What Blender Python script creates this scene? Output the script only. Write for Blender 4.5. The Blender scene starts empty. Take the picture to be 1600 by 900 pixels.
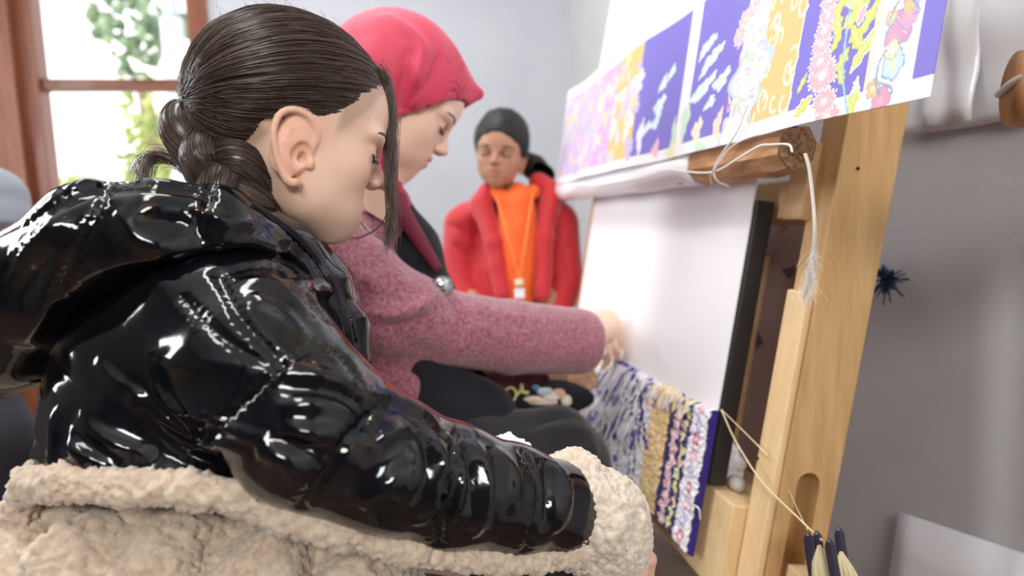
import bpy, bmesh, math, random
import numpy as np
from mathutils import Vector, Matrix
from mathutils.bvhtree import BVHTree

# ------------------------------------------------------------------ camera
def nrm(v):
    v = np.array(v, float); return v / np.linalg.norm(v)
CZ = nrm([-300, 9000, 1000]); CY = nrm([-173, 108, -1000]); CY = nrm(CY - CZ * CY.dot(CZ)); CX = np.cross(CY, CZ)
RW = np.array([CX, CY, CZ])            # camera axes -> world axes (z up, y along the loom, x towards the loom wall)
CAM = np.array([0.0, 0.0, 1.0])
def pt(px, py, d):
    """world point seen at photograph pixel (px,py) at depth d (metres along the view axis)"""
    return CAM + RW @ np.array([(px - 800) / 1000 * d, (450 - py) / 1000 * d, -d])
def proj(P):
    q = (np.asarray(P) - CAM) @ RW
    return 800 + 1000 * q[..., 0] / -q[..., 2], 450 - 1000 * q[..., 1] / -q[..., 2]
scene = bpy.context.scene
cd = bpy.data.cameras.new('camera'); cam = bpy.data.objects.new('camera', cd); scene.collection.objects.link(cam)
cd.sensor_width = 36; cd.lens = 22.5; cd.clip_start = 0.02
cam.matrix_world = Matrix([list(RW[i]) + [CAM[i]] for i in range(3)] + [[0, 0, 0, 1]])
cd.dof.use_dof = True; cd.dof.focus_distance = 0.60; cd.dof.aperture_fstop = 3.2
scene.camera = cam

# ------------------------------------------------------------------ world, sun, lamps, exposure
scene.view_settings.view_transform = 'Standard'; scene.view_settings.look = 'None'
scene.view_settings.gamma = 1; scene.view_settings.use_curve_mapping = False
scene.view_settings.exposure = 0.06
world = bpy.data.worlds.new('sky'); scene.world = world; world.use_nodes = True
wn = world.node_tree.nodes; wl = world.node_tree.links
bgn = wn['Background']
sky = wn.new('ShaderNodeTexSky'); sky.sky_type = 'HOSEK_WILKIE'; sky.turbidity = 6; sky.sun_direction = (-0.4, -0.5, 0.75)
mixw = wn.new('ShaderNodeMixRGB'); mixw.inputs[0].default_value = 0.75; mixw.inputs[2].default_value = (1, 1, 1, 1)
wl.new(sky.outputs[0], mixw.inputs[1]); wl.new(mixw.outputs[0], bgn.inputs[0]); bgn.inputs[1].default_value = 2.2
def area(name, loc, target, size, sizey, power, col=(1, 1, 1)):
    l = bpy.data.lights.new(name, 'AREA'); l.shape = 'RECTANGLE'; l.size = size; l.size_y = sizey; l.energy = power; l.color = col
    o = bpy.data.objects.new(name, l); scene.collection.objects.link(o); o.location = loc
    o.rotation_euler = (Vector(target) - Vector(loc)).to_track_quat('-Z', 'Y').to_euler(); return o
sun = bpy.data.lights.new('sun', 'SUN'); sun.energy = 5; sun.angle = 0.02
so = bpy.data.objects.new('sun', sun); scene.collection.objects.link(so); so.rotation_euler = (math.radians(40), 0, math.radians(-30))
# unseen area lights added as soft fill: weavers' side, behind the camera, overhead
area('fill_left', (-2.1, 1.2, 1.75), (0.2, 0.9, 0.9), 0.5, 1.1, 24, (0.95, 0.98, 1.0))
area('fill_left_second', (-2.1, 2.15, 1.75), (0.3, 0.8, 1.0), 0.5, 1.1, 24, (0.95, 0.98, 1.0))
area('fill_behind', (-0.3, -1.8, 2.1), (0.1, 0.9, 0.9), 0.9, 0.5, 40, (1.0, 0.985, 0.96))
area('fill_overhead', (-0.5, 0.6, 2.52), (-0.4, 0.6, 0), 1.2, 0.25, 15, (1.0, 0.97, 0.93))
area('fill_overhead_rear', (-0.3, 1.9, 2.52), (-0.3, 1.9, 0), 1.2, 0.25, 13, (1.0, 0.97, 0.93))

# ------------------------------------------------------------------ helpers
rnd = random.Random(7); rng = np.random.default_rng(11)
COL = scene.collection
def link(o, parent=None):
    COL.objects.link(o)
    if parent is not None:
        bpy.context.view_layer.update()
        o.parent = parent; o.matrix_parent_inverse = parent.matrix_world.inverted()
    return o
def tag(o, label=None, cat=None, group=None, kind=None):
    if label: o['label'] = label
    if cat: o['category'] = cat
    if group: o['group'] = group
    if kind: o['kind'] = kind
    return o
def thing(name, loc, label, cat, group=None):
    o = bpy.data.objects.new(name, None); o.empty_display_size = 0.05; COL.objects.link(o); o.location = loc
    tag(o, label, cat, group); bpy.context.view_layer.update(); return o
def mesh_np(name, V, Fc, mat=None, parent=None, smooth=True, col=None):
    """V (n,3), Fc (m,k) numpy -> linked object"""
    me = bpy.data.meshes.new(name); V = np.asarray(V, np.float32); Fc = np.asarray(Fc, np.int32); k = Fc.shape[1]
    me.vertices.add(len(V)); me.vertices.foreach_set('co', V.ravel())
    me.loops.add(Fc.size); me.loops.foreach_set('vertex_index', Fc.ravel())
    me.polygons.add(len(Fc)); me.polygons.foreach_set('loop_start', np.arange(0, Fc.size, k, dtype=np.int32))
    me.polygons.foreach_set('loop_total', np.full(len(Fc), k, np.int32))
    me.polygons.foreach_set('use_smooth', np.full(len(Fc), smooth, bool))
    me.update(calc_edges=True); me.validate()
    if mat: me.materials.append(mat)
    if col is not None: set_col(me, col)
    return link(bpy.data.objects.new(name, me), parent)
def set_col(me, c):
    c = np.asarray(c, np.float32)
    if c.shape[1] == 3: c = np.hstack([c, np.ones((len(c), 1), np.float32)])
    a = me.color_attributes.new('Col', 'FLOAT_COLOR', 'POINT'); a.data.foreach_set('color', c.ravel())
def bm_obj(name, bm, mat, parent=None, smooth=False):
    me = bpy.data.meshes.new(name); bmesh.ops.recalc_face_normals(bm, faces=bm.faces); bm.to_mesh(me); bm.free()
    if smooth: me.polygons.foreach_set('use_smooth', np.ones(len(me.polygons), bool))
    if mat: me.materials.append(mat)
    return link(bpy.data.objects.new(name, me), parent)
def add_box(bm, o, ex, ey, ez, bev=0.002):
    """box from corner o along three edge vectors"""
    o, ex, ey, ez = map(lambda v: Vector(v), (o, ex, ey, ez))
    vs = [bm.verts.new(o + ex * i + ey * j + ez * k) for i in (0, 1) for j in (0, 1) for k in (0, 1)]
    fs = [(0, 1, 3, 2), (4, 6, 7, 5), (0, 4, 5, 1), (2, 3, 7, 6), (0, 2, 6, 4), (1, 5, 7, 3)]
    ff = [bm.faces.new([vs[i] for i in f]) for f in fs]
    if bev:
        es = list({e for f in ff for e in f.edges})
        bmesh.ops.bevel(bm, geom=es, offset=bev, segments=2, affect='EDGES', profile=0.6)
def box(name, o, ex, ey, ez, mat, parent=None, bev=0.002):
    bm = bmesh.new(); add_box(bm, o, ex, ey, ez, bev); return bm_obj(name, bm, mat, parent)
def abox(name, lo, hi, mat, parent=None, bev=0.0):
    d = np.array(hi, float) - np.array(lo, float)
    return box(name, lo, (d[0], 0, 0), (0, d[1], 0), (0, 0, d[2]), mat, parent, bev)
def smooth_path(P, n, closed=False):
    """Catmull-Rom resample of control points (m,k) to n rows, k may include radius"""
    P = np.asarray(P, float); m = len(P)
    if m == 2: t = np.linspace(0, 1, n)[:, None]; return P[0] * (1 - t) + P[1] * t
    Q = np.vstack([2 * P[0] - P[1], P, 2 * P[-1] - P[-2]])
    out = []
    for s in np.linspace(0, m - 1, n):
        i = min(int(s), m - 2); t = s - i; a, b, c, d = Q[i:i + 4]
        out.append(0.5 * ((2 * b) + (c - a) * t + (2 * a - 5 * b + 4 * c - d) * t * t + (3 * b - a - 3 * c + d) * t ** 3))
    return np.array(out)
def tubes(paths, radii, sides=3, cap=False):
    """paths (n,m,3), radii (n,m) -> V,F of all tubes"""
    paths = np.asarray(paths, float); n, m, _ = paths.shape
    T = np.gradient(paths, axis=1); T /= np.linalg.norm(T, axis=2, keepdims=True) + 1e-12
    ref = np.where(np.abs(T[..., 2:3]) < 0.9, np.array([0, 0, 1.0]), np.array([1.0, 0, 0]))
    # one reference per tube keeps frames from flipping
    ref = np.repeat(ref[:, m // 2:m // 2 + 1], m, axis=1)
    A = np.cross(T, ref); A /= np.linalg.norm(A, axis=2, keepdims=True) + 1e-9; B = np.cross(T, A)
    ang = np.arange(sides) / sides * 2 * np.pi
    ring = paths[:, :, None, :] + (A[:, :, None, :] * np.cos(ang)[None, None, :, None] + B[:, :, None, :] * np.sin(ang)[None, None, :, None]) * np.asarray(radii)[:, :, None, None]
    V = ring.reshape(-1, 3)
    i = np.arange(n)[:, None, None] * m * sides; j = np.arange(m - 1)[None, :, None] * sides; k = np.arange(sides)[None, None, :]; k2 = (k + 1) % sides
    Fq = np.stack([i + j + k, i + j + k2, i + j + sides + k2, i + j + sides + k], axis=-1).reshape(-1, 4)
    return V, Fq
def tube(name, P, r, mat, parent=None, n=40, sides=10):
    P = np.asarray(P, float); r = np.full(len(P), r) if np.isscalar(r) else np.asarray(r, float)
    Q = smooth_path(np.hstack([P, r[:, None]]), n)
    pth = Q[:, :3]; rr = np.abs(Q[:, 3])
    pth = np.vstack([pth[0], pth, pth[-1]]); rr = np.concatenate([[1e-5], rr, [1e-5]])
    pth[0] -= (pth[2] - pth[1]) * 0.02; pth[-1] += (pth[-2] - pth[-3]) * 0.02
    V, Fq = tubes(pth[None], rr[None], sides); return mesh_np(name, V, Fq, mat, parent)
# ---- value noise
def _hash(i, j, k, s):
    h = (i * 374761393 + j * 668265263 + k * 2147483647 + s * 974634777) & 0xffffffff
    h = ((h ^ (h >> 13)) * 1274126177) & 0xffffffff
    return ((h ^ (h >> 16)) & 0xffff) / 65535.0
def vnoise(P, s=0):
    P = np.asarray(P, np.float64); I = np.floor(P).astype(np.int64); f = P - I; f = f * f * (3 - 2 * f)
    r = 0
    for a in (0, 1):
        for b in (0, 1):
            for c in (0, 1):
                w = (f[:, 0] if a else 1 - f[:, 0]) * (f[:, 1] if b else 1 - f[:, 1]) * (f[:, 2] if c else 1 - f[:, 2])
                r = r + w * _hash(I[:, 0] + a, I[:, 1] + b, I[:, 2] + c, s)
    return r * 2 - 1
def worley(P, s=0):
    P = np.asarray(P, np.float64); I = np.floor(P).astype(np.int64); best = np.full(len(P), 9.0)
    for a in (-1, 0, 1):
        for b in (-1, 0, 1):
            for c in (-1, 0, 1):
                J = I + np.array([a, b, c]); q = np.stack([J[:, 0] + _hash(J[:, 0], J[:, 1], J[:, 2], s), J[:, 1] + _hash(J[:, 0], J[:, 1], J[:, 2], s + 1), J[:, 2] + _hash(J[:, 0], J[:, 1], J[:, 2], s + 2)], 1)
                best = np.minimum(best, ((P - q) ** 2).sum(1))
    return np.sqrt(best)
# ---- signed distance modelling: smooth unions of ellipsoids and tapered capsules, meshed as one continuous skin
def ell(c, r, ax=None):
    c = np.asarray(c, np.float32); r = np.asarray(r, np.float32); M = None if ax is None else np.asarray(ax, np.float32)
    def f(p):
        q = p - c
        if M is not None: q = q @ M.T
        k0 = np.linalg.norm(q / r, axis=1); k1 = np.linalg.norm(q / (r * r), axis=1) + 1e-9
        return k0 * (k0 - 1) / k1
    return f
def cone(a, b, ra, rb):
    a = np.asarray(a, np.float32); b = np.asarray(b, np.float32); ab = b - a; L = float(ab @ ab) + 1e-12
    def f(p):
        t = np.clip(((p - a) @ ab) / L, 0, 1); return np.linalg.norm(p - a - t[:, None] * ab, axis=1) - (ra + (rb - ra) * t)
    return f
def chain(pts, k=0.0):
    """pts: [(xyz, r), ...]"""
    fs = [cone(pts[i][0], pts[i + 1][0], pts[i][1], pts[i + 1][1]) for i in range(len(pts) - 1)]
    def f(p):
        d = fs[0](p)
        for g in fs[1:]: d = smin(d, g(p), k) if k else np.minimum(d, g(p))
        return d
    return f
def smin(a, b, k):
    if k <= 0: return np.minimum(a, b)
    h = np.clip(0.5 + 0.5 * (b - a) / k, 0, 1); return b + (a - b) * h - k * h * (1 - h)
def smax(a, b, k): return -smin(-a, -b, k)
def union(items):
    """items: (fn, k) smooth union; (fn, k, 'sub') smooth subtraction"""
    def f(p):
        d = None
        for it in items:
            g = it[0](p)
            if d is None: d = g
            elif len(it) == 3: d = smax(d, -g, it[1])
            else: d = smin(d, g, it[1])
        return d
    return f
def sdf_mesh(f, lo, hi, h, B=8):
    lo, hi = np.minimum(lo, hi), np.maximum(lo, hi); pad = 0.03; lo = lo - pad; hi = hi + pad; nb = np.ceil((hi - lo) / h / B).astype(int)
    ax = [lo[i] + (np.arange(nb[i]) + 0.5) * B * h for i in range(3)]
    Cc = np.stack(np.meshgrid(*ax, indexing='ij'), -1).reshape(-1, 3).astype(np.float32)
    dc = f(Cc); act = np.abs(dc) < B * h * 0.87 * 1.5
    sg = np.where(dc < 0, -1.0, 1.0).astype(np.float32).reshape(nb)
    V = np.ones(nb * B + 1, np.float32)
    V[:-1, :-1, :-1] = sg.repeat(B, 0).repeat(B, 1).repeat(B, 2)
    g = np.arange(B + 1); G = np.stack(np.meshgrid(g, g, g, indexing='ij'), -1).reshape(-1, 3)
    bi = np.stack(np.unravel_index(np.nonzero(act)[0], nb), -1)
    for s in range(0, len(bi), 400):
        b = bi[s:s + 400]; idx = (b[:, None, :] * B + G[None]).reshape(-1, 3)
        v = f((lo + idx * h).astype(np.float32)); V[idx[:, 0], idx[:, 1], idx[:, 2]] = v
    V[V == 0] = 1e-7
    S = V < 0; n = np.array(V.shape)
    c = np.zeros(n - 1, np.int8)
    for a in (0, 1):
        for b in (0, 1):
            for d in (0, 1): c += S[a:n[0] - 1 + a, b:n[1] - 1 + b, d:n[2] - 1 + d]
    mix = (c > 0) & (c < 8); ci = np.stack(np.nonzero(mix), -1); idm = np.full(n - 1, -1, np.int64); idm[mix] = np.arange(len(ci))
    acc = np.zeros((len(ci), 3)); cnt = np.zeros(len(ci))
    cor = {(a, b, d): V[ci[:, 0] + a, ci[:, 1] + b, ci[:, 2] + d] for a in (0, 1) for b in (0, 1) for d in (0, 1)}
    for axis in range(3):
        for u in (0, 1):
            for w in (0, 1):
                A = [u, w]; A.insert(axis, 0); E = [u, w]; E.insert(axis, 1)
                va = cor[tuple(A)]; vb = cor[tuple(E)]; m = (va < 0) != (vb < 0); t = np.where(m, va / np.where(m, va - vb, 1), 0)
                q = np.tile(np.array(A, float), (len(ci), 1)); q[:, axis] = t
                acc += q * m[:, None]; cnt += m
    P = lo + (ci + acc / cnt[:, None]) * h
    faces = []
    for axis in range(3):
        sl0 = [slice(1, None)] * 3; sl1 = [slice(1, None)] * 3
        sl0[axis] = slice(0, -1); sl1[axis] = slice(1, None)
        a0 = S[tuple(sl0)]; a1 = S[tuple(sl1)]
        for flip in (False, True):
            m = (a0 & ~a1) if not flip else (~a0 & a1)
            e = np.stack(np.nonzero(m), -1)
            for o in range(3):
                if o != axis: e[:, o] += 1
            o1, o2 = [(1, 2), (2, 0), (0, 1)][axis]
            ok = (e[:, o1] < n[o1] - 1) & (e[:, o2] < n[o2] - 1); e = e[ok]
            def cell(d1, d2):
                q = e.copy(); q[:, o1] -= d1; q[:, o2] -= d2; return idm[q[:, 0], q[:, 1], q[:, 2]]
            qd = [cell(0, 0), cell(1, 0), cell(1, 1), cell(0, 1)]
            if flip: qd = qd[::-1]
            faces.append(np.stack(qd, -1))
    Fq = np.vstack(faces); Fq = Fq[(Fq >= 0).all(1)]
    return P, Fq
def vnormals(V, Fq):
    a = V[Fq[:, 0]]; b = V[Fq[:, 1]]; c = V[Fq[:, 2]]; d = V[Fq[:, 3]]
    fn = np.cross(c - a, d - b); N = np.zeros_like(V)
    for i in range(4): np.add.at(N, Fq[:, i], fn)
    return N / (np.linalg.norm(N, axis=1, keepdims=True) + 1e-12)
def relax(V, Fq, it=2, lam=0.5):
    E = np.vstack([Fq[:, [0, 1]], Fq[:, [1, 2]], Fq[:, [2, 3]], Fq[:, [3, 0]]])
    for _ in range(it):
        S = np.zeros_like(V); c = np.zeros(len(V))
        for x in range(3): S[:, x] = np.bincount(E[:, 0], V[E[:, 1], x], len(V)) + np.bincount(E[:, 1], V[E[:, 0], x], len(V))
        c = np.bincount(E[:, 0], minlength=len(V)) + np.bincount(E[:, 1], minlength=len(V))
        V = V + (S / c[:, None] - V) * lam
    return V
def ray_px(bvh, px, py):
    d = Vector(RW @ nrm([(px - 800) / 1000, (450 - py) / 1000, -1])); h = bvh.ray_cast(Vector(CAM), d)
    return None if h[0] is None else np.array(h[0])
def seg_dist(P, A):
    """distance of P (n,3) to polyline A (m,3); returns dist, arc position 0..1, arc length"""
    L = np.concatenate([[0], np.cumsum(np.linalg.norm(np.diff(A, axis=0), axis=1))])
    best = np.full(len(P), 1e9); par = np.zeros(len(P))
    lo = A.min(0) - 0.05; hi = A.max(0) + 0.05; m = ((P > lo) & (P < hi)).all(1); Q = P[m]; bb = best[m]; pp = par[m]
    for i in range(len(A) - 1):
        ab = A[i + 1] - A[i]; l2 = ab @ ab + 1e-12; t = np.clip((Q - A[i]) @ ab / l2, 0, 1)
        d = np.linalg.norm(Q - A[i] - t[:, None] * ab, axis=1); k = d < bb; bb[k] = d[k]; pp[k] = L[i] + t[k] * math.sqrt(l2)
    best[m] = bb; par[m] = pp
    return best, par / (L[-1] + 1e-12), par
def sculpt(V, Fq, strokes):
    """strokes: (pixel polyline, width m, height m, kind) laid on the surface, kind 'fold' tapers, 'seam' is a stitched groove"""
    N = vnormals(V, Fq); bvh = BVHTree.FromPolygons([tuple(v) for v in V], [tuple(int(i) for i in f) for f in Fq])
    D = np.zeros(len(V))
    for s in strokes:
        pl, w, h = s[:3]; kind = s[3] if len(s) > 3 else 'fold'
        q = smooth_path(pl, max(8, len(pl) * 6)); A = [ray_px(bvh, x, y) for x, y in q]; A = np.array([a for a in A if a is not None])
        if len(A) < 3: continue
        # drop jumps to another layer
        keep = [0]
        for i in range(1, len(A)):
            if np.linalg.norm(A[i] - A[keep[-1]]) < 0.05: keep.append(i)
        A = A[keep]
        if len(A) < 3: continue
        d, t, L = seg_dist(V, A)
        if kind == 'fold': D += h * np.sin(np.pi * np.clip(t, 0.0, 1)) ** 0.7 * np.exp(-(d / w) ** 1.5)
        else:
            D += -abs(h) * np.exp(-(d / w) ** 2) * (0.8 + 0.2 * np.cos(L * 2 * np.pi / 0.0075))
            D += abs(h) * 0.28 * np.exp(-((d - w * 1.6) / (w * 0.7)) ** 2) * np.cos(L * 2 * np.pi / 0.0075 + 1.2)
    return V + N * D[:, None], N

# ------------------------------------------------------------------ materials
def new_mat(name):
    m = bpy.data.materials.new(name); m.use_nodes = True; return m, m.node_tree.nodes, m.node_tree.links, m.node_tree.nodes['Principled BSDF']
def mat(name, col, rough=0.6, metal=0.0, spec=0.5, col2=None, scale=20, bump=0.0, bscale=None, stretch=(1, 1, 1), alpha=1, trans=0, sheen=0, sss=0, coat=0, emis=None, attr=False, detail=4):
    m, n, l, b = new_mat(name)
    b.inputs['Base Color'].default_value = (*col, 1); b.inputs['Roughness'].default_value = rough; b.inputs['Metallic'].default_value = metal
    b.inputs['Specular IOR Level'].default_value = spec; b.inputs['Alpha'].default_value = alpha; b.inputs['Transmission Weight'].default_value = trans
    b.inputs['Sheen Weight'].default_value = sheen; b.inputs['Coat Weight'].default_value = coat
    if sss: b.inputs['Subsurface Weight'].default_value = sss; b.inputs['Subsurface Radius'].default_value = (0.012, 0.005, 0.003); b.inputs['Subsurface Scale'].default_value = 0.5
    if emis: b.inputs['Emission Color'].default_value = (*emis[0], 1); b.inputs['Emission Strength'].default_value = emis[1]
    tc = n.new('ShaderNodeTexCoord'); mp = n.new('ShaderNodeMapping'); mp.inputs['Scale'].default_value = stretch; l.new(tc.outputs['Object'], mp.inputs[0])
    src = None
    if attr:
        a = n.new('ShaderNodeVertexColor'); a.layer_name = 'Col'; src = a.outputs['Color']; l.new(src, b.inputs['Base Color'])
    if col2 is not None:
        nz = n.new('ShaderNodeTexNoise'); nz.inputs['Scale'].default_value = scale; nz.inputs['Detail'].default_value = detail; l.new(mp.outputs[0], nz.inputs['Vector'])
        rp = n.new('ShaderNodeValToRGB'); rp.color_ramp.elements[0].position = 0.35; rp.color_ramp.elements[1].position = 0.65
        rp.color_ramp.elements[0].color = (*col, 1); rp.color_ramp.elements[1].color = (*col2, 1); l.new(nz.outputs['Fac'], rp.inputs[0])
        if src is None: l.new(rp.outputs[0], b.inputs['Base Color'])
        else:
            mx = n.new('ShaderNodeMixRGB'); mx.blend_type = 'MULTIPLY'; mx.inputs[0].default_value = 1; l.new(src, mx.inputs[1]); l.new(rp.outputs[0], mx.inputs[2]); l.new(mx.outputs[0], b.inputs['Base Color'])
    if bump:
        n2 = n.new('ShaderNodeTexNoise'); n2.inputs['Scale'].default_value = bscale or scale; n2.inputs['Detail'].default_value = 5; l.new(mp.outputs[0], n2.inputs['Vector'])
        bp = n.new('ShaderNodeBump'); bp.inputs['Strength'].default_value = bump; bp.inputs['Distance'].default_value = 0.002; l.new(n2.outputs['Fac'], bp.inputs['Height']); l.new(bp.outputs[0], b.inputs['Normal'])
    return m
def wood(name, c1, c2, scale=1.0, rough=0.5, axis='z', coat=0.1):
    m, n, l, b = new_mat(name); b.inputs['Roughness'].default_value = rough; b.inputs['Coat Weight'].default_value = coat
    tc = n.new('ShaderNodeTexCoord'); mp = n.new('ShaderNodeMapping')
    st = {'z': (14, 14, 1.4), 'y': (14, 1.4, 14), 'x': (1.4, 14, 14)}[axis]; mp.inputs['Scale'].default_value = tuple(s * scale for s in st)
    l.new(tc.outputs['Object'], mp.inputs[0])
    nz = n.new('ShaderNodeTexNoise'); nz.inputs['Scale'].default_value = 4; nz.inputs['Detail'].default_value = 8; nz.inputs['Distortion'].default_value = 0.6; l.new(mp.outputs[0], nz.inputs[0])
    n3 = n.new('ShaderNodeTexNoise'); n3.inputs['Scale'].default_value = 22; n3.inputs['Detail'].default_value = 4; l.new(mp.outputs[0], n3.inputs[0])
    ad = n.new('ShaderNodeMath'); ad.operation = 'MULTIPLY_ADD'; ad.inputs[1].default_value = 0.35; l.new(n3.outputs[0], ad.inputs[0]); l.new(nz.outputs[0], ad.inputs[2])
    rp = n.new('ShaderNodeValToRGB'); rp.color_ramp.elements[0].position = 0.45; rp.color_ramp.elements[1].position = 0.85
    rp.color_ramp.elements[0].color = (*c1, 1); rp.color_ramp.elements[1].color = (*c2, 1); l.new(ad.outputs[0], rp.inputs[0]); l.new(rp.outputs[0], b.inputs['Base Color'])
    bp = n.new('ShaderNodeBump'); bp.inputs['Strength'].default_value = 0.25; bp.inputs['Distance'].default_value = 0.001; l.new(ad.outputs[0], bp.inputs['Height']); l.new(bp.outputs[0], b.inputs['Normal'])
    return m
M = {}
M['wall'] = mat('painted_wall', (0.56, 0.58, 0.64), 0.85, col2=(0.60, 0.62, 0.68), scale=3, bump=0.15, bscale=120)
M['wall_loom'] = mat('painted_loom_wall', (0.60, 0.59, 0.60), 0.8, col2=(0.64, 0.63, 0.64), scale=4, bump=0.5, bscale=160)
M['wall_grey'] = mat('charcoal_wall', (0.12, 0.12, 0.125), 0.8, col2=(0.15, 0.15, 0.155), scale=3)
M['ceiling'] = mat('white_ceiling', (0.8, 0.8, 0.8), 0.9, col2=(0.84, 0.84, 0.84), scale=3)
M['floor'] = wood('brown_floor', (0.10, 0.06, 0.04), (0.20, 0.13, 0.09), 0.5, 0.5, 'y')
M['dark_wood'] = wood('red_brown_window_wood', (0.16, 0.045, 0.02), (0.30, 0.095, 0.045), 0.5, 0.35, 'z')
M['dark_wood_x'] = wood('red_brown_rail_wood', (0.13, 0.045, 0.02), (0.24, 0.085, 0.04), 0.5, 0.35, 'x')
M['pine'] = wood('pale_pine', (0.54, 0.31, 0.115), (0.70, 0.44, 0.20), 1.0, 0.45, 'z')
M['pine_light'] = wood('light_pine_face', (0.78, 0.53, 0.27), (0.88, 0.64, 0.36), 1.0, 0.5, 'z')
M['pine_y'] = wood('pale_pine_beam', (0.55, 0.33, 0.15), (0.70, 0.46, 0.24), 1.0, 0.5, 'y')
M['bar_wood'] = mat('rough_worn_wood', (0.42, 0.20, 0.09), 0.75, col2=(0.62, 0.34, 0.17), scale=40, bump=0.8, bscale=150, stretch=(1, 0.35, 1))
M['bar_end'] = mat('rough_end_grain', (0.30, 0.15, 0.07), 0.9, col2=(0.55, 0.33, 0.18), scale=220, bump=1.0, bscale=260)
M['bench'] = wood('dark_bench_wood', (0.10, 0.06, 0.04), (0.18, 0.11, 0.07), 1.0, 0.6, 'y')
M['black_metal'] = mat('dark_metal_bar', (0.035, 0.03, 0.03), 0.4, 0.3)
M['paper'] = mat('white_paper', (0.90, 0.89, 0.93), 0.6)
M['warp'] = mat('white_warp_threads', (0.95, 0.94, 0.98), 0.8, bump=0.4, bscale=900, stretch=(1, 1, 0.02))
M['string'] = mat('white_cotton_string', (0.86, 0.83, 0.78), 0.9, sheen=0.3)
M['cream_string'] = mat('cream_yarn', (0.80, 0.68, 0.42), 0.9, sheen=0.3)
M['attr'] = mat('printed_paper', (1, 1, 1), 0.55, attr=True)
M['carpet'] = mat('knotted_pile', (0.82, 0.82, 0.82), 0.95, col2=(1, 1, 1), scale=500, attr=True, sheen=0.2)
M['film'] = mat('clear_plastic_film', (0.97, 0.97, 1.0), 0.25, alpha=0.93, spec=0.6)
M['film_thin'] = mat('thin_plastic_film', (0.9, 0.9, 1.0), 0.12, alpha=0.22, spec=0.6)
# ------------------------------------------------------------------ room
def struct(o): o['kind'] = 'structure'; return o
WX, WY = 0.80, 2.94
def on_y(px, py, Y):
    d = RW @ np.array([(px - 800) / 1000, (450 - py) / 1000, -1]); return CAM + d * (Y - CAM[1]) / d[1]
def on_x(px, py, X):
    d = RW @ np.array([(px - 800) / 1000, (450 - py) / 1000, -1]); return CAM + d * (X - CAM[0]) / d[0]
struct(abox('floor', (-2.4, -2.2, -0.05), (WX, WY, 0), M['floor']))
struct(abox('ceiling', (-2.4, -2.2, 2.6), (WX, WY, 2.65), M['ceiling']))
struct(abox('wall_right', (WX, -2.2, 0), (WX + 0.1, WY + 0.1, 2.6), M['wall_loom']))
struct(abox('wall_left', (-2.5, -2.2, 0), (-2.4, WY, 2.6), M['wall_grey']))
struct(abox('wall_near', (-2.4, -2.3, 0), (WX, -2.2, 2.6), M['wall_grey']))
wx0, wx1, wz0, wz1 = -1.66, on_y(312, 60, WY)[0] - 0.03, 0.75, 2.3      # opening of window_1 in the far wall
bm = bmesh.new()
for lo, hi in (((-2.4, WY, 0), (wx0, WY + 0.14, 2.6)), ((wx1, WY, 0), (WX, WY + 0.14, 2.6)), ((wx0, WY, 0), (wx1, WY + 0.14, wz0)), ((wx0, WY, wz1), (wx1, WY + 0.14, 2.6))):
    d = [hi[i] - lo[i] for i in range(3)]; add_box(bm, lo, (d[0], 0, 0), (0, d[1], 0), (0, 0, d[2]), 0)
struct(bm_obj('wall_far', bm, M['wall']))
win = struct(abox('window_1', (wx0, WY + 0.02, wz0), (wx0 + 0.02, WY + 0.10, wz1), M['dark_wood']))
gx0 = on_y(72, 200, WY)[0]
abox('jamb', (wx0, WY - 0.02, wz0), (gx0, WY + 0.07, wz1), M['dark_wood'], win, 0.006)
abox('jamb', (wx1 - 0.01, WY - 0.02, wz0), (wx1 + 0.07, WY + 0.07, wz1), M['dark_wood'], win, 0.006)
zr = on_y(180, 132, WY)[2]
abox('rail', (gx0, WY + 0.0, zr - 0.024), (wx1, WY + 0.05, zr + 0.024), M['dark_wood_x'], win, 0.005)
abox('rail', (gx0, WY - 0.02, wz1 - 0.06), (wx1, WY + 0.07, wz1), M['dark_wood_x'], win, 0.005)
abox('window_sill', (wx0, WY - 0.06, wz0 - 0.04), (wx1 + 0.05, WY + 0.1, wz0), M['dark_wood_x'], win, 0.005)
gl = mat('window_glass', (1, 1, 1), 0.0, trans=1.0); gl.node_tree.nodes['Principled BSDF'].inputs['IOR'].default_value = 1.02
for z0, z1 in ((wz0, zr - 0.024), (zr + 0.024, wz1 - 0.06)):
    abox('pane', (gx0, WY + 0.022, z0), (wx1 - 0.01, WY + 0.026, z1), gl, win)
# timber panelling beside the window, plank by plank
trim = struct(abox('trim_1', (-2.38, WY - 0.028, 0.0), (wx0 + 0.2, WY - 0.02, 2.45), M['dark_wood']))
px_ = -2.38; k = 0
while px_ < gx0 - 0.12:
    w = 0.115; abox('plank', (px_ + 0.004, WY - 0.062 - 0.006 * (k % 2), 0.0), (px_ + w - 0.004, WY - 0.028, 2.45), M['dark_wood'], trim, 0.006); px_ += w; k += 1
struct(abox('baseboard_far', (wx1 + 0.1, WY - 0.02, 0), (WX, WY, 0.1), M['dark_wood_x']))
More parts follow.
